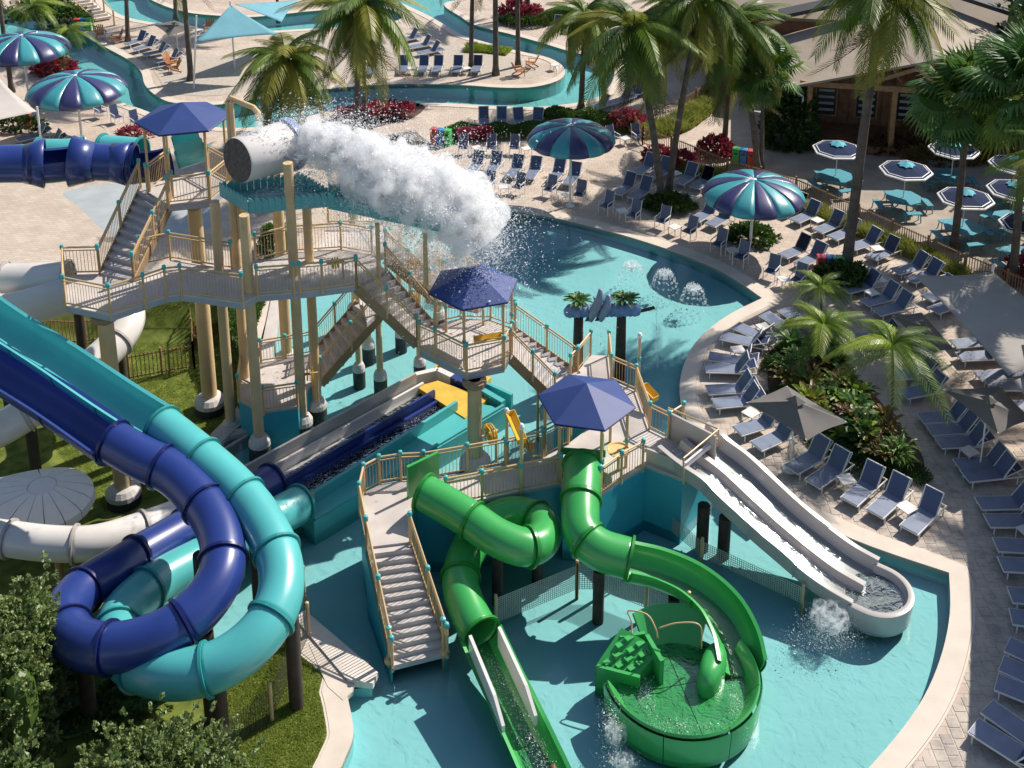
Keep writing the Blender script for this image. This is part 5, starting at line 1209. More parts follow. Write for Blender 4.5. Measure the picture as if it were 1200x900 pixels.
# upper left tubes behind
org = G(100, 220); org.z = 0
t = thing('far_blue_slide', org, 'dark blue tube slide with open mouth crossing the upper left terrace', 'water slide')
tubeslide(t, org, [G(-60, 195, 8.8), G(0, 192, 8.6), G(38, 192, 8.5)], .72, BLUE, BLUED, 'tube', 1.6)
tubeslide(t, org, [G(38, 192, 8.5), G(60, 191, 8.45), G(86, 188, 8.4)], .72, BLUE, BLUED, 'open', 1.2, half=110)
tubeslide(t, org, [G(86, 188, 8.4), G(120, 190, 8.3), G(157, 192, 8.2)], .72, BLUE, BLUED, 'tube', 1.6)
tubeslide(t, org, [G(157, 192, 8.2), G(180, 190, 8.2), G(196, 186, 8.3)], .72, BLUED, BLUED, 'open', 1.2, half=100)
posts_under(t, org, [(-20, 215, 8.0, 0)], .2, TANP)
def flare(p, q, r0, r1, m_, name='flared_mouth'):
    m = MB(); m.tube([p, p.lerp(q, .5), q], [r0, (r0 + r1) / 2 * .98, r1], 28, cap=False); o = smooth_by_angle(m.build(name, m_, t, org=org)); x = o.modifiers.new('s', 'SOLIDIFY'); x.thickness = .05; x.offset = -1
flare(G(84, 189, 8.4), G(112, 190, 8.32), 1.0, .74, BLUE); flare(G(28, 192, 8.52), G(52, 191, 8.46), .74, .98, BLUE); flare(G(130, 190, 8.27), G(152, 192, 8.2), .74, .86, BLUE)
t = thing('far_turquoise_slide', org, 'turquoise tube slide behind the far dark blue one at the upper left', 'water slide')
tubeslide(t, org, [G(-60, 188, 8.0), G(10, 184, 8.0), G(45, 182, 8.0)], .66, TURQ, TURQD, 'open', 1.6, half=105)
tubeslide(t, org, [G(45, 182, 8.0), G(75, 182, 8.0), G(98, 180, 8.0)], .66, TURQ, TURQD, 'tube', 1.5)
tubeslide(t, org, [G(120, 176, 8.1), G(145, 178, 8.1), G(165, 180, 8.1)], .62, TURQ, TURQD, 'tube', 1.4)
tubeslide(t, org, [G(205, 176, 8.6), G(222, 171, 8.7), G(236, 166, 8.8)], .72, TURQ, TURQD, 'open', 1.6, half=110, extra=.2)
# white tubes
org = G(60, 400); org.z = 0
t = thing('white_tube_slide', org, 'upper white tube slide entering under the tower landing at the left', 'water slide')
tubeslide(t, org, [G(-70, 340, 4.8), G(-20, 330, 4.9), G(30, 328, 5.0), G(80, 326, 5.1)], .62, WHITEF, SILVER, 'tube', 2.0)
tubeslide(t, org, [G(-80, 385, 4.2), G(-30, 372, 4.4), G(25, 362, 4.6), G(80, 346, 4.8)], .66, WHITEF, SILVER, 'tube', 2.2)
t = thing('white_tube_slide', org, 'white tube slide curving down behind the turquoise chute', 'water slide')
tubeslide(t, org, [G(150, 358, 2.6), G(150, 378, 2.4), G(135, 402, 2.1), G(108, 428, 1.8), G(75, 455, 1.5), G(38, 480, 1.2), G(5, 500, .9), G(-40, 520, .7)], .62, WHITEF, SILVER, 'tube', 2.0)
posts_under(t, org, [(140, 410, 1.6, LZ), (35, 495, .8, LZ), (92, 365, 2.2, LZ), (5, 430, 1.6, LZ)], .2)
t = thing('white_tube_slide', org, 'lowest white tube slide crossing below the white funnel bowl', 'water slide')
tubeslide(t, org, [G(-60, 622, 1.2), G(0, 630, 1.2), G(60, 637, 1.15), G(110, 636, 1.1), G(160, 622, 1.0), G(205, 606, .8), G(240, 592, .6)], .52, WHITEF, SILVER, 'tube', 2.2)
posts_under(t, org, [(68, 655, .8, LZ), (160, 640, .7, LZ)], .12, WOOD2)
# funnel bowl
g = G(50, 577, .6); t = thing('white_funnel', (g.x, g.y, LZ), 'round white funnel bowl lid with radial seams at the left edge', 'funnel bowl')
for k in range(16):
    m = MB(); vs = []; a0, a1 = 2 * math.pi * k / 16 + .01, 2 * math.pi * (k + 1) / 16 - .01
    for rr, zz in [(.46, 2.35), (.9, 2.2), (1.35, 2.0), (1.55, 1.85), (1.58, 1.6)]:
        e = 1.0
        for j in range(4):
            a = a0 + (a1 - a0) * j / 3; sx = 1.35 if math.cos(a) < -.1 else 1.0; vs.append((rr * (1 + (.9 * max(0, -math.cos(a)) ** 1.5) * (rr > .5)) * math.cos(a), rr * math.sin(a), zz))
    m.add(vs, [(i * 4 + j, i * 4 + j + 1, (i + 1) * 4 + j + 1, (i + 1) * 4 + j) for i in range(4) for j in range(3)]); o = m.build('lid_panel', WHITE, t); s_ = o.modifiers.new('s', 'SOLIDIFY'); s_.thickness = .03; s_.offset = -1
m = MB(); m.lathe((0, 0, 2.33), [(.455, -.03), (.45, .02), (0, .06)], 24); m.build('hub', WHITE, t, smooth=False)
m = MB(); m.lathe((0, 0, 0), [(.4, 0), (.6, .5), (1.4, 1.8), (.4, 2.2)], 24); m.build('seal_ring', SILVER, t)
# small stage under: racing lane run-out
S, E_ = G(300, 572, .7), G(532, 458, .7)
org = G(420, 520); org.z = 0
t = thing('runout_lanes', org, 'three-lane slide run-out in white, navy and turquoise with yellow end pad', 'water slide')
def wl(p0, p1, th, z0, z1, m_, name):
    m = MB(); m.wall(G(*p0), G(*p1), th, z0, z1); return m.build(name, m_, t, org=org)
zt = .95
def Wz(p, z=zt): g = G(p[0], p[1], z); return g
def wl2(p0, p1, th, z0, z1, m_, name): m = MB(); m.wall(Wz(p0, z1), Wz(p1, z1), th, z0, z1); return m.build(name, m_, t, org=org)
wl2((281, 549), (487, 437), .09, -.5, 1.0, SILVER, 'outer_white_wall'); wl2((293, 560), (496, 448), .10, -.5, .55, WHITEF, 'white_kerb')
wl2((323, 567), (509, 457), .10, -.3, .75, BLUE, 'navy_divider'); wl2((336, 572), (520, 465), .12, -.3, .42, BLUE, 'navy_kerb')
wl2((343, 592), (535, 470), .12, -.3, .80, TURQ, 'turquoise_divider'); wl2((368, 606), (590, 474), .10, -.6, .50, TURQ, 'outer_turquoise_wall')
def quad(pts, z, m_, name, th=.1):
    m = MB(); m.prism([tuple(Wz(p, z).xy) for p in pts], z - th, z); o = m.build(name, m_, t, org=org); return o
quad([(296, 575), (318, 585), (512, 470), (500, 456)], .15, WHITEF, 'white_lane'); quad([(318, 585), (352, 607), (532, 487), (512, 470)], .16, BLUED, 'navy_lane'); quad([(340, 590), (368, 612), (592, 478), (540, 470)], .40, TURQ, 'turquoise_shoulder', .9)
o = quad([(322, 564), (352, 588), (534, 486), (500, 456)], .26, SWATER, 'lane_water', .005); o['kind'] = 'stuff'
quad([(488, 453), (513, 446), (572, 467), (545, 490)], .44, YELLOWP, 'yellow_pad', .5)
wl2((487, 438), (513, 432), .22, -.4, .62, WHITEF, 'end_kerb'); wl2((513, 432), (530, 440), .25, -.4, .62, WHITEF, 'end_kerb'); wl2((530, 440), (566, 456), .25, -.4, .62, BLUE, 'end_kerb'); wl2((566, 456), (590, 470), .22, -.4, .6, TURQ, 'end_kerb')
wl2((513, 426), (572, 446), .5, -.4, .42, YELLOWP, 'outer_pad'); wl2((516, 424), (600, 462), .12, -.6, .55, TURQ, 'outer_end_wall')
for i in range(8):
    u = i / 8; a = Wz((372, 606), .3).lerp(Wz((590, 474), .3), u + .05) ; m = MB(); dirv = (Wz((590, 474), .3) - Wz((372, 606), .3)).normalized(); nn = V((dirv.y, -dirv.x, 0)) * .09
    m.beam(a + nn - V((0, 0, .5)), a + nn + V((0, 0, .12)), .05, .1, up=tuple(dirv)); m.build('wall_rib', TURQD, t, org=org)
splash('water_splash', 'white running water in the racing lanes', [(tuple(Wz((330 + 22 * i, 578 - 13 * i), .3)), (.35, .22, .03), 260) for i in range(9)], 3, size=(.005, .012))
# green slide left
org = G(570, 700); org.z = 0
t = thing('green_tube_slide', org, 'left green tube slide with a tight curl and white-sided exit chute', 'water slide')
GA = [G(497, 577, 2.62), G(520, 590, 2.52), G(550, 608, 2.4), G(583, 630, 2.22), G(614, 641, 2.05), G(634, 634, 1.9), G(636, 616, 1.75), G(614, 604, 1.62), G(586, 606, 1.5), G(562, 625, 1.35), G(544, 655, 1.2), G(540, 688, 1.05), G(552, 722, .85), G(563, 742, .75)]
tubeslide(t, org, GA, .54, GREEN, GREEND, 'tube', 1.75)
GC = [G(563, 742, .75), G(582, 785, .55), G(604, 830, .4), G(625, 875, .3), G(648, 925, .22), G(672, 975, .2)]
tubeslide(t, org, GC, .54, GREEN, GREEND, 'open', 3.0, half=95, water=True)
c = G(494, 575, 2.55); m = MB(); a_, b_ = G(478, 584, ZD), G(514, 566, ZD); m.wall(a_, b_, .10, ZD - .1, ZD + 1.15); 
o = m.build('entrance_panel', GREEN, t, org=org)
m = MB(); d = (b_ - a_).normalized()
for (p, q) in [((551, 752), (590, 850)), ((585, 742), (628, 838))]:
    A_, B_ = G(p[0], p[1], 1.05), G(q[0], q[1], .62); m = MB(); m.add([A_ + V((0, 0, .22)), A_ - V((0, 0, .45)), B_ - V((0, 0, .35)), B_ + V((0, 0, -.02)), A_.lerp(B_, .75) + V((0, 0, .28))], [(0, 1, 2, 3, 4)]); o = m.build('side_board', WHITEF, t, org=org); s_ = o.modifiers.new('s', 'SOLIDIFY'); s_.thickness = .09; s_.offset = 0
posts_under(t, org, [(583, 640, 1.6, -.1), (630, 628, 1.2, -.1), (556, 640, .9, -.1)], .17)
splash('water_splash', 'churning white water in the left green chute', [(tuple(G(575 + 13 * i, 770 + 27 * i, .2)), (.16, .3, .03), 220) for i in range(6)], 4, size=(.005, .012))
# green slide right and bowl
org = G(800, 780); org.z = 0
t = thing('green_bowl_slide', org, 'right green slide whose open flume ends in a round bowl', 'water slide')
GB = [G(683, 545, 2.75), G(682, 572, 2.62), G(680, 600, 2.4), G(683, 626, 2.15), G(703, 644, 1.95), G(738, 655, 1.8)]
m = MB(); a_, b_ = G(658, 566, ZD), G(706, 571, ZD); 
for (p, q) in [(G(658, 560, ZD), G(658, 530, ZD)), (G(706, 566, ZD), G(706, 536, ZD))]: m.wall(p, q, .08, ZD, ZD + .9)
m.build('entrance_side', GREEN, t, org=org)
m = MB(); m.wall(G(655, 558, ZD), G(709, 562, ZD), .09, ZD + .85, ZD + 1.05); m.build('entrance_lintel', GREEN, t, org=org)
tubeslide(t, org, GB, .58, GREEN, GREEND, 'tube', 1.5)
GFX = 0; GF = [G(738, 655, 1.8), G(775, 664, 1.58), G(812, 681, 1.36), G(843, 708, 1.14), G(862, 742, .95), G(870, 776, .82)]
tubeslide(t, org, GF, .58, GREEN, GREEND, 'open', 2.6, half=92, water=True, extra=.05)
cb = G(798, 797, .35); rb_ = 2.02
def ringpart(r0, r1, z0, z1, a0, a1, th, name, m_, n=24):
    m = MB(); vs = []; fs = []
    for k in range(n + 1):
        a = R(a0 + (a1 - a0) * k / n); c_, s_ = math.cos(a), math.sin(a)
        for r, z in ((r0, z0), (r1, z1), (r1 + th * .6, z1 + .06), (r1 + th, z1), (r0 + th, z0)): vs.append((cb.x + r * c_, cb.y + r * s_, z))
    for k in range(n):
        for j in range(5): j2 = (j + 1) % 5; fs.append((k * 5 + j, k * 5 + j2, (k + 1) * 5 + j2, (k + 1) * 5 + j))
    fs += [(0, 1, 2, 3, 4), tuple(n * 5 + q for q in (4, 3, 2, 1, 0))]
    m.add(vs, fs); return smooth_by_angle(m.build(name, m_, t, org=org), 50)
for a0, a1 in ((-170, -110), (-109.4, -62), (-61.4, -14), (-13.4, 30)): ringpart(1.70, 2.0, .18, .66, a0, a1, .1, 'bowl_wall', GREEN); ringpart(2.06, 2.12, -.3, .56, a0, a1, .05, 'bowl_skirt', GREEN)
for k in range(4):
    m = MB(); a0 = R(90 * k + 12.6); pts = [(cb.x + .02 * math.cos(a0 + .7), cb.y + .02 * math.sin(a0 + .7), .2)] + [(cb.x + 1.72 * math.cos(a0 + .006 + (math.pi / 2 - .012) * j / 10), cb.y + 1.72 * math.sin(a0 + .006 + (math.pi / 2 - .012) * j / 10), .2) for j in range(11)]
    m.add(pts, [tuple(range(12))]); o = m.build('bowl_floor', GREEN, t, org=org); s_ = o.modifiers.new('s', 'SOLIDIFY'); s_.thickness = .05
m = MB(); m.lathe((cb.x, cb.y, .26), [(0, 0), (1.4, 0), (1.72, .0)], 28); o = m.build('bowl_water', SWATER, t, org=org); o['kind'] = 'stuff'
def blob(c, rx, ry, z0, z1, rot, name):
    m = MB(); c_, s_ = math.cos(rot), math.sin(rot); vs = []; n = 16
    for q, z in ((1, z0), (.95, z0 + (z1 - z0) * .5), (.8, z0 + (z1 - z0) * .88), (.4, z1)):
        for k in range(n): a = 2 * math.pi * k / n; x, y = rx * q * math.cos(a), ry * q * math.sin(a); vs.append((c.x + x * c_ - y * s_, c.y + x * s_ + y * c_, z))
    vs.append((c.x, c.y, z1 + .02)); m.add(vs, [(i * n + k, i * n + (k + 1) % n, (i + 1) * n + (k + 1) % n, (i + 1) * n + k) for i in range(3) for k in range(n)] + [(3 * n + k, 3 * n + (k + 1) % n, 4 * n) for k in range(n)]); o = m.build(name, GREEN, t, org=org, smooth=True)
blob(G(835, 782, .5), .36, .85, .18, .85, -.45, 'divider_hump'); 
ringpart(1.3, 1.92, .18, 1.0, 60, 126, .1, 'bowl_back_wall', GREEN)
# climbing steps
sp = [G(698, 777, .6), G(749, 790, .5), G(774, 768, .62), G(728, 744, .85)]
m = MB(); m.add([sp[0] + V((0, 0, -.1)), sp[1], sp[2] + V((0, 0, .2)), sp[3] + V((0, 0, .25)), V((sp[0].x, sp[0].y, -.5)), V((sp[1].x, sp[1].y, -.5)), V((sp[2].x, sp[2].y, -.5)), V((sp[3].x, sp[3].y, -.5))], [(0, 1, 2, 3), (0, 4, 5, 1), (1, 5, 6, 2), (2, 6, 7, 3), (3, 7, 4, 0)]); fixn(m.build('climbing_ramp', GREEN, t, org=org))
for i in range(4):
    for j in range(3):
        u, v_ = .14 + .24 * i, .2 + .28 * j + .08 * (i % 2); a = (sp[0] + V((0, 0, -.1))).lerp(sp[1], v_); b = (sp[3] + V((0, 0, .25))).lerp(sp[2] + V((0, 0, .2)), v_); p = a.lerp(b, u); m = MB(); m.box((p.x, p.y, p.z + .01), (.24, .16, .07), .6); m.build('ramp_tread', GREEN, t, org=org)
m = MB(); m.wall(G(726, 746, .95), G(756, 742, .95), .1, .2, .98); m.build('ramp_side', GREEN, t, org=org)
m = MB(); m.wall(G(758, 745, .95), G(776, 776, .95), .12, .2, 1.0); m.build('ramp_side', GREEN, t, org=org)
m = MB(); m.wall(G(700, 779, .6), G(750, 792, .6), .1, -.3, .58); m.build('ramp_front', GREEN, t, org=org)
def pipe(parent, org, pts, r, m_, name): m = MB(); m.tube(catmull(pts, .08), r, 8); return m.build(name, m_, parent, org=org, smooth=True)
pipe(t, org, [G(740, 745, 1.2), G(740, 728, 1.5), G(736, 716, 1.8), G(758, 720, 1.85), G(768, 736, 1.6), G(771, 748, 1.2)], .022, TAN, 'grab_rail')
pipe(t, org, [G(772, 736, 1.4), G(795, 730, 1.6), G(820, 733, 1.6), G(822, 760, .8)], .022, TAN, 'grab_rail')
posts_under(t, org, [(702, 668, 1.35, -.1), (790, 700, .75, -.1), (852, 752, .2, -.1)], .17)
splash('water_splash', 'white water churning in the green bowl and spilling over its front edge', [(tuple(G(757, 812, .3)), (.14, .45, .05), 700), (tuple(G(800, 850, .3)), (.6, .12, .04), 500), (tuple(G(862, 822, .5)), (.12, .5, .04), 500), (tuple(G(716, 850, .4)), (.15, .3, .3), 900), (tuple(G(728, 890, 0)), (.25, .15, .12), 800)], 6, size=(.005, .011))
# grey mat slide
org = G(900, 620); org.z = 0
t = thing('grey_lane_slide', org, 'two-lane grey slide curving down to a rounded basin', 'water slide')
SP = [G(800, 522, 2.15), G(822, 540, 2.1), G(848, 560, 1.85), G(878, 588, 1.5), G(908, 616, 1.1), G(940, 643, .72), G(978, 672, .42), G(1012, 692, .30)]
P = resample(catmull(SP, .1), .15); F_ = frames(P)
def sw(prof, name, m_, i0=0, i1=None, sub=None):
    m = MB(); Q = P[i0:i1]; sweep(m, Q, F_[i0:i1], prof, True, True); return smooth_by_angle(m.build(name, m_, sub or t, org=org), 40)
w2 = .98; N = len(P); nb = 4
for k in range(nb):
    a, b = (N - 1) * k // nb, (N - 1) * (k + 1) // nb + 1; bb = slice(a, b); h_ = .46 if k < nb - 1 else .42
    fl = [(-w2 - .06, h_), (-w2 - .16, h_), (-w2 - .16, h_ - .05), (-w2 - .06, h_ - .06), (-w2 - .04, -.12), (w2 + .04, -.12), (w2 + .06, h_ - .06), (w2 + .16, h_ - .05), (w2 + .16, h_), (w2, h_), (w2 - .05, .12), (w2 - .15, .02), (.26, .0), (.14, .1), (.10, .26), (-.10, .26), (-.14, .1), (-.26, .0), (-w2 + .15, .02), (-w2 + .05, .12), (-w2, h_)]
    sw(fl, 'lane_section', SILVER, a, b)
for s_ in (-1, 1):
    m = MB(); sweep(m, P, F_, [(s_ * .55 - .28, .075), (s_ * .55, .06), (s_ * .55 + .28, .075)], False, False); o = m.build('lane_water', SWATER, t, org=org, smooth=True); o['kind'] = 'stuff'
m = MB(); Q = P[-14:]; 
# basin end
e0, (tt, sd_, u_) = P[-1], F_[-1]; tt = V((tt.x, tt.y, 0)).normalized(); sd_ = V((tt.y, -tt.x, 0))
m = MB(); vs = []; n = 20; z0_ = e0.z
prof_b = [(w2 + .06, -.5), (w2 + .12, .24), (w2 + .02, .28), (w2 - .06, .26), (w2 - .15, .02), (0.0, .0)]
for k in range(n + 1):
    a = math.pi * k / n
    for r_, h_ in prof_b: p = e0 + tt * .35 + (sd_ * math.cos(a) + tt * math.sin(a)) * r_; vs.append((p.x, p.y, z0_ + h_))
L_ = len(prof_b); fs = [(k * L_ + j, k * L_ + j + 1, (k + 1) * L_ + j + 1, (k + 1) * L_ + j) for k in range(n) for j in range(L_ - 1)]
for sgn in (1, -1):
    o_ = len(vs); fs_ = []
    for q in (-.05, .36):
        for r_, h_ in prof_b: p = e0 + tt * q + sd_ * r_ * sgn; vs.append((p.x, p.y, z0_ + h_))
    fs += [(o_ + j, o_ + j + 1, o_ + L_ + j + 1, o_ + L_ + j) for j in range(L_ - 1)]
m.add(vs, fs); smooth_by_angle(m.build('end_basin', SILVER, t, org=org), 45)
m = MB(); m.lathe(tuple(e0 + tt * .3 + V((0, 0, .05))), [(0, 0), (.85, 0)], 24); o = m.build('basin_water', SWATER, t, org=org); o['kind'] = 'stuff'
for i in range(1, 4):
    q = P[(N - 1) * i // 4]; f = F_[(N - 1) * i // 4]; m = MB()
    for s_ in (-1, 1): m.beam(q + f[1] * s_ * (w2 + .07) + f[2] * .44, q + f[1] * s_ * (w2 + .07) - f[2] * .12, .05, .04, up=tuple(f[0]))
    m.build('joint_strip', CONCD, t, org=org)
# start box
m = MB(); m.wall(G(757, 553, 1.6), G(801, 570, 1.6), .08, 1.1, 2.5); m.build('start_side_panel', SILVER, t, org=org)
m = MB(); m.wall(G(784, 506, 2.2), G(838, 534, 2.2), .08, 1.2, 2.95); m.build('start_side_panel', SILVER, t, org=org)
m = MB(); m.beam(G(803, 545, 2.5), G(840, 515, 2.5), .12, .14); m.build('cross_beam', WHITEF, t, org=org)
pipe(t, org, [G(801, 568, 2.0), G(801, 537, 3.0)], .03, TAN, 'rail_post'); pipe(t, org, [G(842, 524, 2.2), G(842, 503, 3.0)], .03, TAN, 'rail_post')
m = MB(); m.tube([G(801, 537, 3.0), G(842, 503, 3.0), G(800, 485, 3.0), G(783, 478, 3.0)], .03, 8); m.build('top_rail', TAN, t, org=org)
posts_under(t, org, [(825, 592, 1.2, -.1), (850, 606, 1.0, -.1)], .2)
splash('water_splash', 'white water running down the right lane of the grey slide', [(tuple(P[int((N - 1) * k / 14)] + F_[int((N - 1) * k / 14)][1] * .55 + V((0, 0, .09))), (.22, .3, .02), 80) for k in range(15)], 7, size=(.005, .012))
splash('water_splash', 'bursting white splash beside the end of the grey slide', [(tuple(G(970, 728, .15)), (.35, .35, .14), 2600), (tuple(G(960, 748, 0)), (.5, .3, .05), 900), (tuple(G(985, 738, 0)), (.45, .35, .02), 600)], 8, size=(.005, .012))

# ================================================================ BUCKET, TROUGH, PLUME
a_, b_ = G(278, 188, 10.5), G(346, 167, 10.35); org = V((a_.x, a_.y, 0)); d = (b_ - a_).normalized(); L = (b_ - a_).length
t = thing('tipping_bucket', (a_.x, a_.y, 0), 'huge grey white tipping bucket on its side pouring white water', 'bucket')
def cyl(prof, name, m_, n=32, smooth=True, close=True):
    s1 = d.cross(V((0, 0, 1))).normalized(); u1 = s1.cross(d); m = MB(); vs = []
    for x, r in prof:
        for k in range(n): a = 2 * math.pi * k / n; vs.append(a_ + d * x + (s1 * math.cos(a) + u1 * math.sin(a)) * r)
    m.add(vs, [(i * n + k, i * n + (k + 1) % n, (i + 1) * n + (k + 1) % n, (i + 1) * n + k) for i in range(len(prof) - 1) for k in range(n)]); return smooth_by_angle(m.build(name, m_, t, org=org), 50)
cyl([(0.02, 0.001), (0.0, .70), (.0, .78)], 'bucket_base', mat('bucket_base_grey', (.06, .055, .055), .6, .5, 8, .3, 12)); cyl([(0.005, .78), (.06, .81), (1.5, .87), (L * .9, .91), (L * .9, .86), (1.5, .82), (.2, .75)], 'bucket_body', WHITEF)
cyl([(L * .80, .90), (L * .80, .97), (L * .92, .98), (L * .92, .86)], 'bucket_rim', mat('rim_blue_grey', (.22, .28, .45), .4, .15, 3))
m = MB(); mid = a_ + d * L * .55; s1 = d.cross(V((0, 0, 1))).normalized(); m.tube([mid + s1 * -1.3, mid + s1 * 1.5], .07, 10); m.build('axle', CONCD, t, org=org)
m = MB(); m.tube([mid + s1 * 1.0 + d * .3, mid + s1 * 1.25 + d * .25 , mid + s1 * 1.35 + d * .6], [.1, .12, .05], 10); m.build('pivot', WHITEF, t, org=org)
# filling pipe
t = thing('filling_pipe', (a_.x, a_.y + 1.3, 0), 'bent tan pipe pouring water onto the bucket from above', 'pipe'); org2 = V((a_.x, a_.y + 1.3, 0))
z_ = 12.2; q = G(267, 118, z_); m = MB(); m.tube([V((q.x, q.y, 7)), q, q + V((.1, 0, .1)), G(297, 126, z_ - .1), G(303, 133, z_ - .35), G(303, 140, z_ - .6)], .10, 10); m.build('pipe', TANP, t, org=org2, smooth=False)
m = MB(); q = G(271, 120, z_); m.tube([V((q.x, q.y, 7)), q], .08, 10); m.build('pipe_post', TANP, t, org=org2)
# trough
TROUGH = mat('trough_turquoise', (.16, .50, .52), .4, .08, 2, trans=.2)
t = thing('splash_trough', (G(330, 240, 8.9).x, G(330, 240, 8.9).y, 0), 'turquoise saw-toothed catching tray and long channel under the bucket', 'trough'); org = V((G(330, 240, 8.9).x, G(330, 240, 8.9).y, 0))
zt_ = 8.9
def tooth_wall(p, q, z0, z1, m_, name='toothed_wall'):
    p, q = V(p), V(q); L = (q - p).length; n = max(3, int(L / .22)); m = MB()
    for k in range(n):
        a, b = p.lerp(q, k / n), p.lerp(q, (k + .96) / n); dz = .16; c = a.lerp(b, .5)
        m.add([V((a.x, a.y, z0)), V((b.x, b.y, z0)), V((b.x, b.y, z1)), V((a.x, a.y, z1)), V((a.x, a.y, z1 + dz)), V((c.x, c.y, z1 + dz * .7))], [(0, 1, 2, 3), (3, 2, 5, 4)])
    o = m.build(name, m_, t, org=org); s_ = o.modifiers.new('s', 'SOLIDIFY'); s_.thickness = .05; s_.offset = 0; return o
tray = [G(258, 226, zt_), G(292, 246, zt_), G(392, 238, zt_), G(352, 214, zt_)]
m = MB(); m.prism([tuple(p.xy) for p in tray], zt_ - .1, zt_ - .04); m.build('tray_floor', TROUGH, t, org=org)
for i in range(4): tooth_wall(tray[i], tray[(i + 1) % 4], zt_ - .12, zt_ + .28, TROUGH)
c1, c2, c3, c4 = G(385, 240, zt_ - .1), G(521, 268, zt_ - .5), G(521, 254, zt_ - .5), G(385, 226, zt_ - .1)
for p, q in ((c1, c2), (c4, c3)):
    m = MB(); n = 22
    for k in range(n):
        a, b = p.lerp(q, k / n), p.lerp(q, (k + .96) / n); m.add([a - V((0, 0, .1)), b - V((0, 0, .1)), b + V((0, 0, .25)), a + V((0, 0, .42))], [(0, 1, 2, 3)])
    o = m.build('channel_wall', TROUGH, t, org=org); s_ = o.modifiers.new('s', 'SOLIDIFY'); s_.thickness = .04
m = MB(); m.add([c1 - V((0, 0, .1)), c2 - V((0, 0, .1)), c3 - V((0, 0, .1)), c4 - V((0, 0, .1))], [(0, 1, 2, 3)]); o = m.build('channel_floor', TROUGH, t, org=org); s_ = o.modifiers.new('s', 'SOLIDIFY'); s_.thickness = .06
for p in (G(442, 262, 8.4), G(498, 274, 8.2)): m = MB(); m.tube([p, V((p.x, p.y, 6.2))], .08, 8); m.build('channel_post', TAN, t, org=org)
m = MB(); p, q = G(330, 242, 8.7), G(350, 215, 8.7); m.beam(p, q, .2, .25); m.beam(G(300, 250, 8.6), G(345, 237, 8.6), .15, .2); m.build('cross_beam', CONCD, t, org=org)
rnd = random.Random(9); sp = []
path = [(346, 168, 10.5), (378, 171, 10.5), (408, 182, 10.2), (440, 202, 9.8), (474, 217, 9.4), (508, 228, 9.1), (542, 246, 8.7), (566, 284, 7.6)]
PP = catmull([G(*p) for p in path], .2); n = len(PP)
for i, p in enumerate(PP):
    u = i / n; w_ = .32 + .42 * u; sp.append((tuple(p), (w_ * .7, w_ * .8, w_ * .55), int(2000)))
    if u < .35: sp.append((tuple(p + V((0, 0, -.1))), (w_ * .45, w_ * .5, w_ * .4), 1300))
    sp.append((tuple(p + V((0, 0, .5 + u * .5))), (w_ * 1.7, w_ * 1.3, w_ * 1.3), 700))
    sp.append((tuple(p - V((0, 0, .8 + 1.3 * u))), (w_ * 1.6, w_ * 1.3, w_ * 1.7), 700))
VOLC = volmat('spray_volume', 38.0, 2.6, .42, .56); VOLS = volmat('thin_mist', .9, 1.6, .42, .66); VOLM = volmat('mist_volume', 6.0, 2.2, .44, .66)
def hull(name, m_, r0, r1, off, label, jag, seedk):
    rr = random.Random(seedk); mb = MB(); Q = resample(PP, .22); F2 = frames(Q); k_ = 18; vs = []
    for i, (q, f) in enumerate(zip(Q, F2)):
        u = i / (len(Q) - 1); rad = (r0 + (r1 - r0) * u) * (math.sin(math.pi * min(1, .10 + .80 * u)) ** .35)
        for k in range(k_):
            a = 2 * math.pi * k / k_; z = rad * (1 + jag * math.sin(3 * a + i * .9 + seedk) * math.cos(2 * a - i * .5) + jag * .6 * rr.uniform(-1, 1)); vs.append(q + f[1] * z * math.cos(a) + f[2] * z * math.sin(a) * .85 + V((0, 0, off)))
    fs = [(i * k_ + k, i * k_ + (k + 1) % k_, (i + 1) * k_ + (k + 1) % k_, (i + 1) * k_ + k) for i in range(len(Q) - 1) for k in range(k_)] + [tuple(range(k_))[::-1], tuple((len(Q) - 1) * k_ + k for k in range(k_))]
    mb.add(vs, fs); o = fixn(mb.build(name, m_, smooth=True)); sb_ = o.modifiers.new('s', 'SUBSURF'); sb_.levels = 1; sb_.render_levels = 1; tag(o, label, 'water plume', kind='stuff')
hull('water_mass', VOLC, .66, .92, .22, 'dense white core of the water thrown from the tipping bucket', .22, 1)
hull('water_mist', VOLM, 1.15, 1.9, .05, 'soft white mist round the water thrown from the tipping bucket', .25, 2)
splash('water_plume', 'great white plume of water bursting from the tipping bucket to the right', sp, 9, size=(.006, .022), cat='water plume')
sp = [(tuple(G(310 + 10 * i, 226 + i, 9.0)), (.3, .3, .05), 250) for i in range(7)] + [(tuple(G(415 + 14 * i, 234 + 2.4 * i, 9.1)), (.25, .25, .2), 700) for i in range(9)] + [(tuple(G(395 + rnd.random() * 170, 262 + rnd.random() * 55, 7.0 - rnd.random() * 2)), (.7, .7, .8), 170) for i in range(40)] + [(tuple(G(400 + 10 * i, 150 + 3 * i, 9.5)), (.6, .6, .8), 130) for i in range(6)] + [(tuple(G(305, 150, 11.4)), (.08, .08, .3), 500), (tuple(G(300, 160, 11.2)), (.25, .1, .12), 400)]
splash('water_spray', 'loose spray drifting down below and around the white water plume', sp, 10, size=(.006, .022), cat='spray')
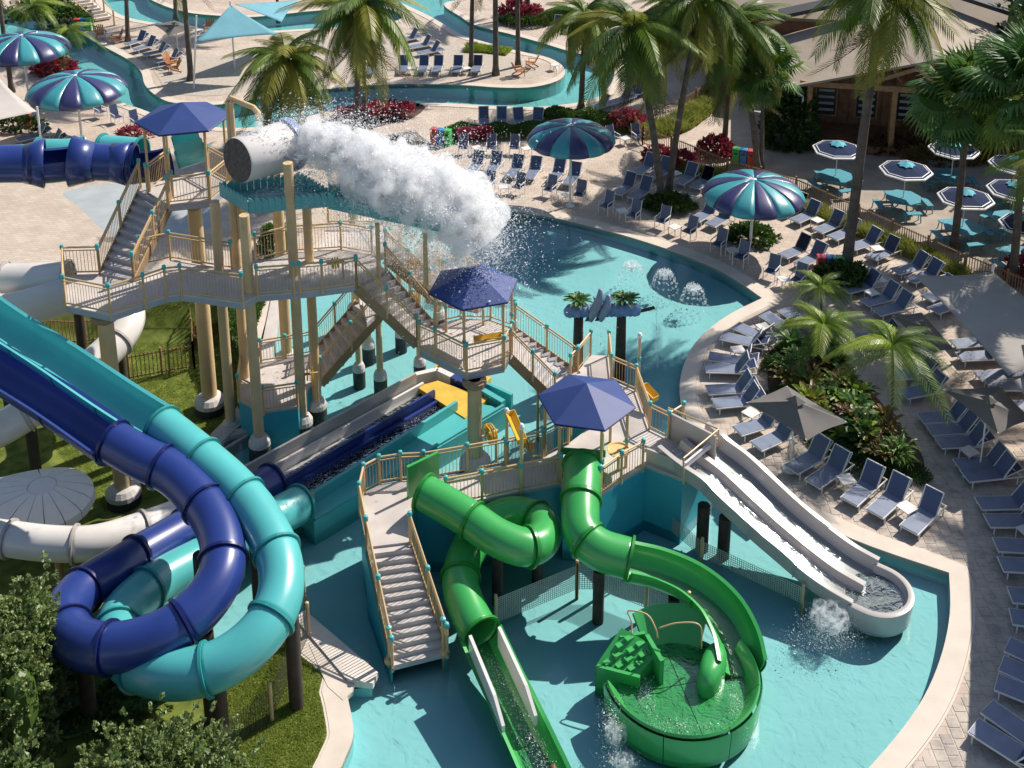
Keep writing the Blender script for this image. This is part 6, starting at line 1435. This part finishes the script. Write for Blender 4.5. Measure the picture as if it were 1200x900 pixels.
def puff(c, rx, ry, rz, m_, label, sk):
    rr = random.Random(sk); bm = bmesh.new(); bmesh.ops.create_icosphere(bm, subdivisions=3, radius=1)
    for v in bm.verts: k = 1 + .25 * math.sin(v.co.x * 5 + sk) * math.cos(v.co.y * 6 - sk) + .1 * rr.uniform(-1, 1); v.co = V((v.co.x * rx * k, v.co.y * ry * k, v.co.z * rz * k)) + c
    me_ = bpy.data.meshes.new('water_mist'); bm.to_mesh(me_); bm.free(); me_.materials.append(m_); o = bpy.data.objects.new('water_mist', me_); col.objects.link(o); tag(o, label, 'water mist', kind='stuff')
VOLP = volmat('puff_volume', 8.0, 6.5, .47, .68)
puff(G(972, 722, .3), .55, .5, .42, VOLP, 'white burst of water beside the grey slide basin', 1)
puff(G(722, 858, .2), .3, .35, .35, VOLP, 'white water pouring over the front of the green bowl', 2)
puff(G(732, 892, 0), .35, .22, .2, VOLP, 'white froth below the green bowl at the bottom edge', 3)
puff(G(303, 150, 11.1), .16, .16, .28, VOLP, 'water falling from the bent pipe on the bucket', 4)
puff(G(308, 232, 9.0), .6, .4, .1, VOLP, 'foam lying in the turquoise tray', 5)
puff(G(520, 302, 6.0), 1.3, .9, 1.1, VOLS, 'thin mist drifting over the middle roof and stairs', 6)
puff(G(450, 282, 6.8), 1.6, .9, .8, VOLS, 'thin mist drifting under the long channel', 7)
# fountains in the pool
for k, (x, y) in enumerate([(740, 330), (778, 340), (812, 358)]):
    c = G(x, y, -.1); s_ = []
    for a in range(14):
        an = 2 * math.pi * a / 14
        for j in range(9): u = j / 8; s_.append(((c.x + .62 * u * math.cos(an), c.y + .62 * u * math.sin(an), -.1 + 1.05 * (4 * u * (1 - u) * .55 + (1 - u) * .55)), (.03, .03, .04), 14))
    splash('fountain_jet', ['low umbrella fountain in the pool, left of three', 'low umbrella fountain in the pool, middle of three', 'low umbrella fountain in the pool, right of three nearest the corner'][k], s_, 20 + k, size=(.008, .02), cat='fountain')

# ================================================================ DOLPHIN ARCH
org = G(705, 460); org.z = 0
base1, base2 = G(677, 432, 0), G(729, 446, 0)
t = thing('dolphin_arch', base1, 'water arch of two dark logs topped with grey dolphins and palm leaves', 'water feature'); org = V(base1)
zt_ = 2.55
T1, T2 = V((base1.x, base1.y, zt_)), V((base2.x, base1.y + .1, zt_))
for p in (T1, T2): m = MB(); m.tube([(p.x, p.y, -.6), (p.x, p.y, 1.4), (p.x, p.y, zt_ + .35)], [.22, .2, .17], 12); m.build('log_post', DARKW, t, org=org, smooth=True)
m = MB(); m.tube([T1 - V((.5, 0, .1)), T2 + V((.5, 0, -.1))], .14, 10); m.build('log_beam', DARKW, t, org=org)
DOL = mat('dolphin_grey', (.20, .27, .38), .3, .15, 3); WAV = mat('wave_blue', (.16, .27, .48), .5, .3, 6, .3, 15)
m = MB(); rnd = random.Random(4)
for i in range(15):
    p = (T1 - V((.35, 0, 0))).lerp(T2 + V((.5, 0, 0)), i / 14); m.lathe((p.x, p.y - .12, zt_ + .02), [(.05, -.22), (.24, -.08), (.25, .12), (.12, .28 + .1 * rnd.random()), (0, .3)], 8)
m.build('wave_crest', WAV, t, org=org, smooth=True)
for (x0, dx, s_) in ((.42, .35, 1.15), (.62, .2, .9)):
    p = T1.lerp(T2, x0); pts = [p + V((-.22 * s_, -.35, -.25)), p + V((-.16 * s_, -.42, .1)), p + V((-.04 * s_, -.44, .42 * s_)), p + V((.06 * s_, -.4, .7 * s_)), p + V((.08 * s_, -.36, 1.0 * s_))]
    m = MB(); m.tube(catmull([pts[4], pts[3], pts[2], pts[1], pts[0]], .06), [], 10) if False else None
    cp = catmull(pts, .06); n = len(cp); m.tube(cp, [.03 + .15 * math.sin(math.pi * min(1, .06 + i / n * .92)) ** .8 for i in range(n)], 12)
    m.add([cp[n // 2] + V((-.05, .1, .1)), cp[n // 2] + V((.12, .1, .12)), cp[n // 2] + V((-.12, .22, .38))], [(0, 1, 2)]); m.add([cp[0], cp[0] + V((-.25, -.1, .05)), cp[0] + V((-.12, .2, .12))], [(0, 1, 2)])
    m.build('dolphin', DOL, t, org=org, smooth=True)
for p in (T1 + V((-.15, 0, .35)), T2 + V((.15, 0, .35))):
    for k in range(9):
        f = bpy.data.objects.new('palm_leaf', rosleaf := ROS[0][1]) if False else bpy.data.objects.new('palm_leaf', ROS[2][1]); 
        if k > 2: bpy.data.objects.remove(f); break
        col.objects.link(f); f.parent = t; f.location = p - org + V((rnd.uniform(-.2, .2), 0, .02 * k)); f.scale = (.75, .75, .45); f.rotation_euler = (0, 0, k * 1.1)
m = MB(); p = T2 + V((.2, 0, -.2)); m.beam(p, p + V((1.1, .1, .25)), .12, .08); m.build('spout', DARKW, t, org=org)
splash('falling_water', 'thin curtain of water falling from the dolphin arch', [(tuple(T1.lerp(T2, .12 + .1 * i) + V((0, -.1, -1.5))), (.015, .02, .8), 110) for i in range(9)] + [(tuple(T2 + V((1.35 + .02 * i, .1, .1 - .35 * i))), (.02, .02, .15), 30) for i in range(9)], 12, size=(.006, .016), cat='falling water')
# dark bowl fountain beside the arch etc: yellow water toys
def toy_trough(p, q, label):
    p, q = V(p), V(q); c = (p + q) / 2; t = thing('yellow_trough', (c.x, c.y, 0), label, 'water toy', 'yellow tipping troughs'); org = V((c.x, c.y, 0)); d = (q - p).normalized(); s1 = d.cross(V((0, 0, 1))).normalized()
    for s_ in (-1, 1): m = MB(); m.add([p + s1 * s_ * .03, q + s1 * s_ * .03, q + s1 * s_ * .17 + V((0, 0, .17)), p + s1 * s_ * .17 + V((0, 0, .17))], [(0, 1, 2, 3)]); o = m.build('side', YELLOW, t, org=org); x = o.modifiers.new('s', 'SOLIDIFY'); x.thickness = .025
    m = MB(); m.beam(p, q, .1, .03); m.build('bottom', YELLOW, t, org=org)
    for e in (p, q): m = MB(); m.beam(e + V((0, 0, .0)), e + V((0, 0, .16)), .3, .03, up=tuple(d)); m.build('end', YELLOW, t, org=org)
def toy_post(px, z0, z1, parent_label, cat='post'):
    g = G(*px, z0); t = thing('tan_post', (g.x, g.y, z0), parent_label, cat); m = MB(); m.tube([(0, 0, 0), (0, 0, z1 - z0)], .055, 10); m.build('shaft', TANP, t); m = MB(); m.lathe((0, 0, z1 - z0), [(.08, -.08), (.09, .02), (.05, .1), (0, .12)], 10); m.build('cap', WHITE, t); m = MB(); m.lathe((0, 0, .95), [(.08, -.06), (.08, .08)], 10); m.build('collar', TEALC, t); return g
g1 = toy_post((594, 548), ZD, ZD + 2.1, 'left tan post holding the yellow trough over the curved walkway'); g2 = toy_post((611, 576), ZD, ZD + 2.35, 'right tan post holding the yellow trough over the curved walkway')
toy_trough((g1.x + .08, g1.y, ZD + 1.95), (g2.x, g2.y + .2, ZD + 1.6), 'yellow trough slung between two tan posts over the curved walkway')
toy_trough(G(556, 402, ZC + .9), G(588, 397, ZC + .95), 'yellow trough on the rail of the middle roofed deck')
g1 = toy_post((748, 448), ZD, ZD + 1.9, 'tan post on the bridge near the dolphin arch')
toy_trough(G(754, 455, 2.6), G(768, 470, 2.4), 'yellow trough hanging outside the bridge rail near the dolphin arch')
def wheel(px, z, r, label, rz=0):
    g = G(*px, z); t = thing('paddle_toy', g, label, 'water toy', 'yellow water wheels', rz)
    for k in range(10):
        a = 2 * math.pi * k / 10; m = MB(); m.beam((0, r * .25 * math.cos(a), r * .25 * math.sin(a)), (0, r * math.cos(a), r * math.sin(a)), .14, .02, up=(1, 0, 0)); m.build('paddle', YELLOW, t)
    for x in (-.09, .09):
        m = MB(); m.tube([(x, r * .9 * math.cos(2 * math.pi * k / 20), r * .9 * math.sin(2 * math.pi * k / 20)) for k in range(21)], .025, 6); m.build('rim', YELLOW, t)
    m = MB(); m.tube([(-.3, 0, 0), (.3, 0, 0)], .05, 8); m.tube([(.25, 0, 0), (.25, 0, -1.2)], .04, 8); m.build('axle', TAN, t)
wheel((574, 508), 2.9, .32, 'yellow paddle wheel behind the curved walkway rail', .6); wheel((618, 522), 2.4, .2, 'smaller yellow paddle wheel right of the walkway post', .5); wheel((483, 350), 4.7, .3, 'yellow paddle wheel beside the long upper stair', .6); wheel((482, 310), 5.6, .25, 'yellow paddle wheel in the spray above the stair', .6); wheel((363, 438), 2.2, .25, 'yellow wheel on the low splash deck rail', .2); wheel((393, 308), 6.9, .2, 'yellow wheel on the tower deck rail beneath the trough', .3)
def toy_table(px, z, label): 
    g = G(*px, z); t = thing('play_table', (g.x, g.y, ZD), label, 'play table'); m = MB(); m.lathe((0, 0, z - ZD), [(.02, -.06), (.36, -.04), (.4, .02), (.34, .03), (.3, -.01), (0, -.01)], 20); m.build('top', YELLOWT, t); m = MB(); m.tube([(0, 0, 0), (0, 0, z - ZD)], .05, 8); m.build('leg', TAN, t)
YELLOWT = mat('cream_plastic', (.70, .50, .22), .4, .06)
toy_table((725, 527), 2.75, 'round cream play table in front of the roofed front deck')
# climbing net beyond the front deck
net_fence([(630, 505, -.1), (655, 480, -.1)], 1.6, 'rope climbing net below the right hand stair', nm=NETL)
# dark pilings and rubber posts in the water under the deck
# person riding the left green chute, mostly out of frame
SK = mat('skin', (.50, .27, .18), .5, .06, 6); HAIR = mat('hair_auburn', (.16, .055, .03), .6, .3, 30); SWIM = mat('swim_shorts', (.05, .10, .3), .7, .1)
pc = G(650, 912, .42); dn = (GC[4] - GC[3]).normalized()
pt = thing('person', pc, 'auburn-haired person lying back in the left green chute, feet first', 'person'); s_ = dn.cross(V((0, 0, 1))).normalized(); u_ = V((0, 0, 1))
def L_(a, b, c): return dn * a + s_ * b + u_ * c
vsn = [(L_(.85, 0, .0), .13), (L_(.60, 0, .02), .125), (L_(.35, 0, .06), .14), (L_(.2, 0, .08), .06), (L_(.05, 0, .13), .09), (L_(-.05, 0, .15), .085),
       (L_(.32, .17, .06), .055), (L_(.5, .27, .02), .042), (L_(.75, .2, .05), .034), (L_(.83, .17, .06), .035), (L_(.32, -.17, .06), .055), (L_(.5, -.27, .02), .042), (L_(.75, -.2, .05), .034), (L_(.83, -.17, .06), .035),
       (L_(.95, .1, .0), .085), (L_(1.35, .11, .12), .058), (L_(1.78, .11, .02), .036), (L_(1.82, .12, .14), .03), (L_(.95, -.1, .0), .085), (L_(1.35, -.11, .14), .058), (L_(1.78, -.11, .02), .036), (L_(1.82, -.12, .14), .03)]
ed = [(0, 1), (1, 2), (2, 3), (3, 4), (4, 5), (2, 6), (6, 7), (7, 8), (8, 9), (2, 10), (10, 11), (11, 12), (12, 13), (0, 14), (14, 15), (15, 16), (16, 17), (0, 18), (18, 19), (19, 20), (20, 21)]
# fingers
for hb, sg in ((9, 1), (13, -1)):
    hp = vsn[hb][0]
    for f in range(5):
        i0 = len(vsn); o_ = (f - 2) * .018; vsn.append((hp + L_(.05 + (.0 if f else -.03), o_ + (.03 * sg if f == 0 else 0), .0), .009)); vsn.append((hp + L_(.095 + (.0 if f else -.03), o_ * 1.1 + (.05 * sg if f == 0 else 0), -.015), .008)); ed += [(hb, i0), (i0, i0 + 1)]
me = bpy.data.meshes.new('body'); me.from_pydata([tuple(v) for v, r in vsn], ed, []); o = bpy.data.objects.new('body', me); col.objects.link(o); o.parent = pt; me.materials.append(SK)
sk = o.modifiers.new('skin', 'SKIN'); sk.use_smooth_shade = True
for i, (v, r) in enumerate(vsn): me.skin_vertices[0].data[i].radius = (r, r)
me.skin_vertices[0].data[0].use_root = True
sb = o.modifiers.new('sub', 'SUBSURF'); sb.levels = 2; sb.render_levels = 2
def ell(c, r3, m_, name, cutz=None):
    m = MB(); n = 16; pr = []; vs = []
    for i in range(9):
        for k in range(n):
            th_ = math.pi * i / 8; ph = 2 * math.pi * k / n; vs.append(c + dn * (r3[0] * math.sin(th_) * math.cos(ph)) + s_ * (r3[1] * math.sin(th_) * math.sin(ph)) + u_ * (r3[2] * math.cos(th_)))
    m.add(vs, [(i * n + k, i * n + (k + 1) % n, (i + 1) * n + (k + 1) % n, (i + 1) * n + k) for i in range(8) for k in range(n)]); return m.build(name, m_, pt, smooth=True)
ell(L_(-.09, 0, .15), (.12, .11, .125), HAIR, 'hair'); ell(L_(.88, 0, .0), (.22, .19, .13), SWIM, 'shorts')
for sg in (-1, 1): ell(L_(.03, .035 * sg, .235), (.012, .014, .01), ROOFD, 'eye'); ell(L_(.0, .1 * sg, .15), (.03, .015, .02), SK, 'ear')
ell(L_(.055, 0, .245), (.022, .014, .02), SK, 'nose'); ell(L_(.09, 0, .225), (.008, .024, .008), REDL, 'mouth')
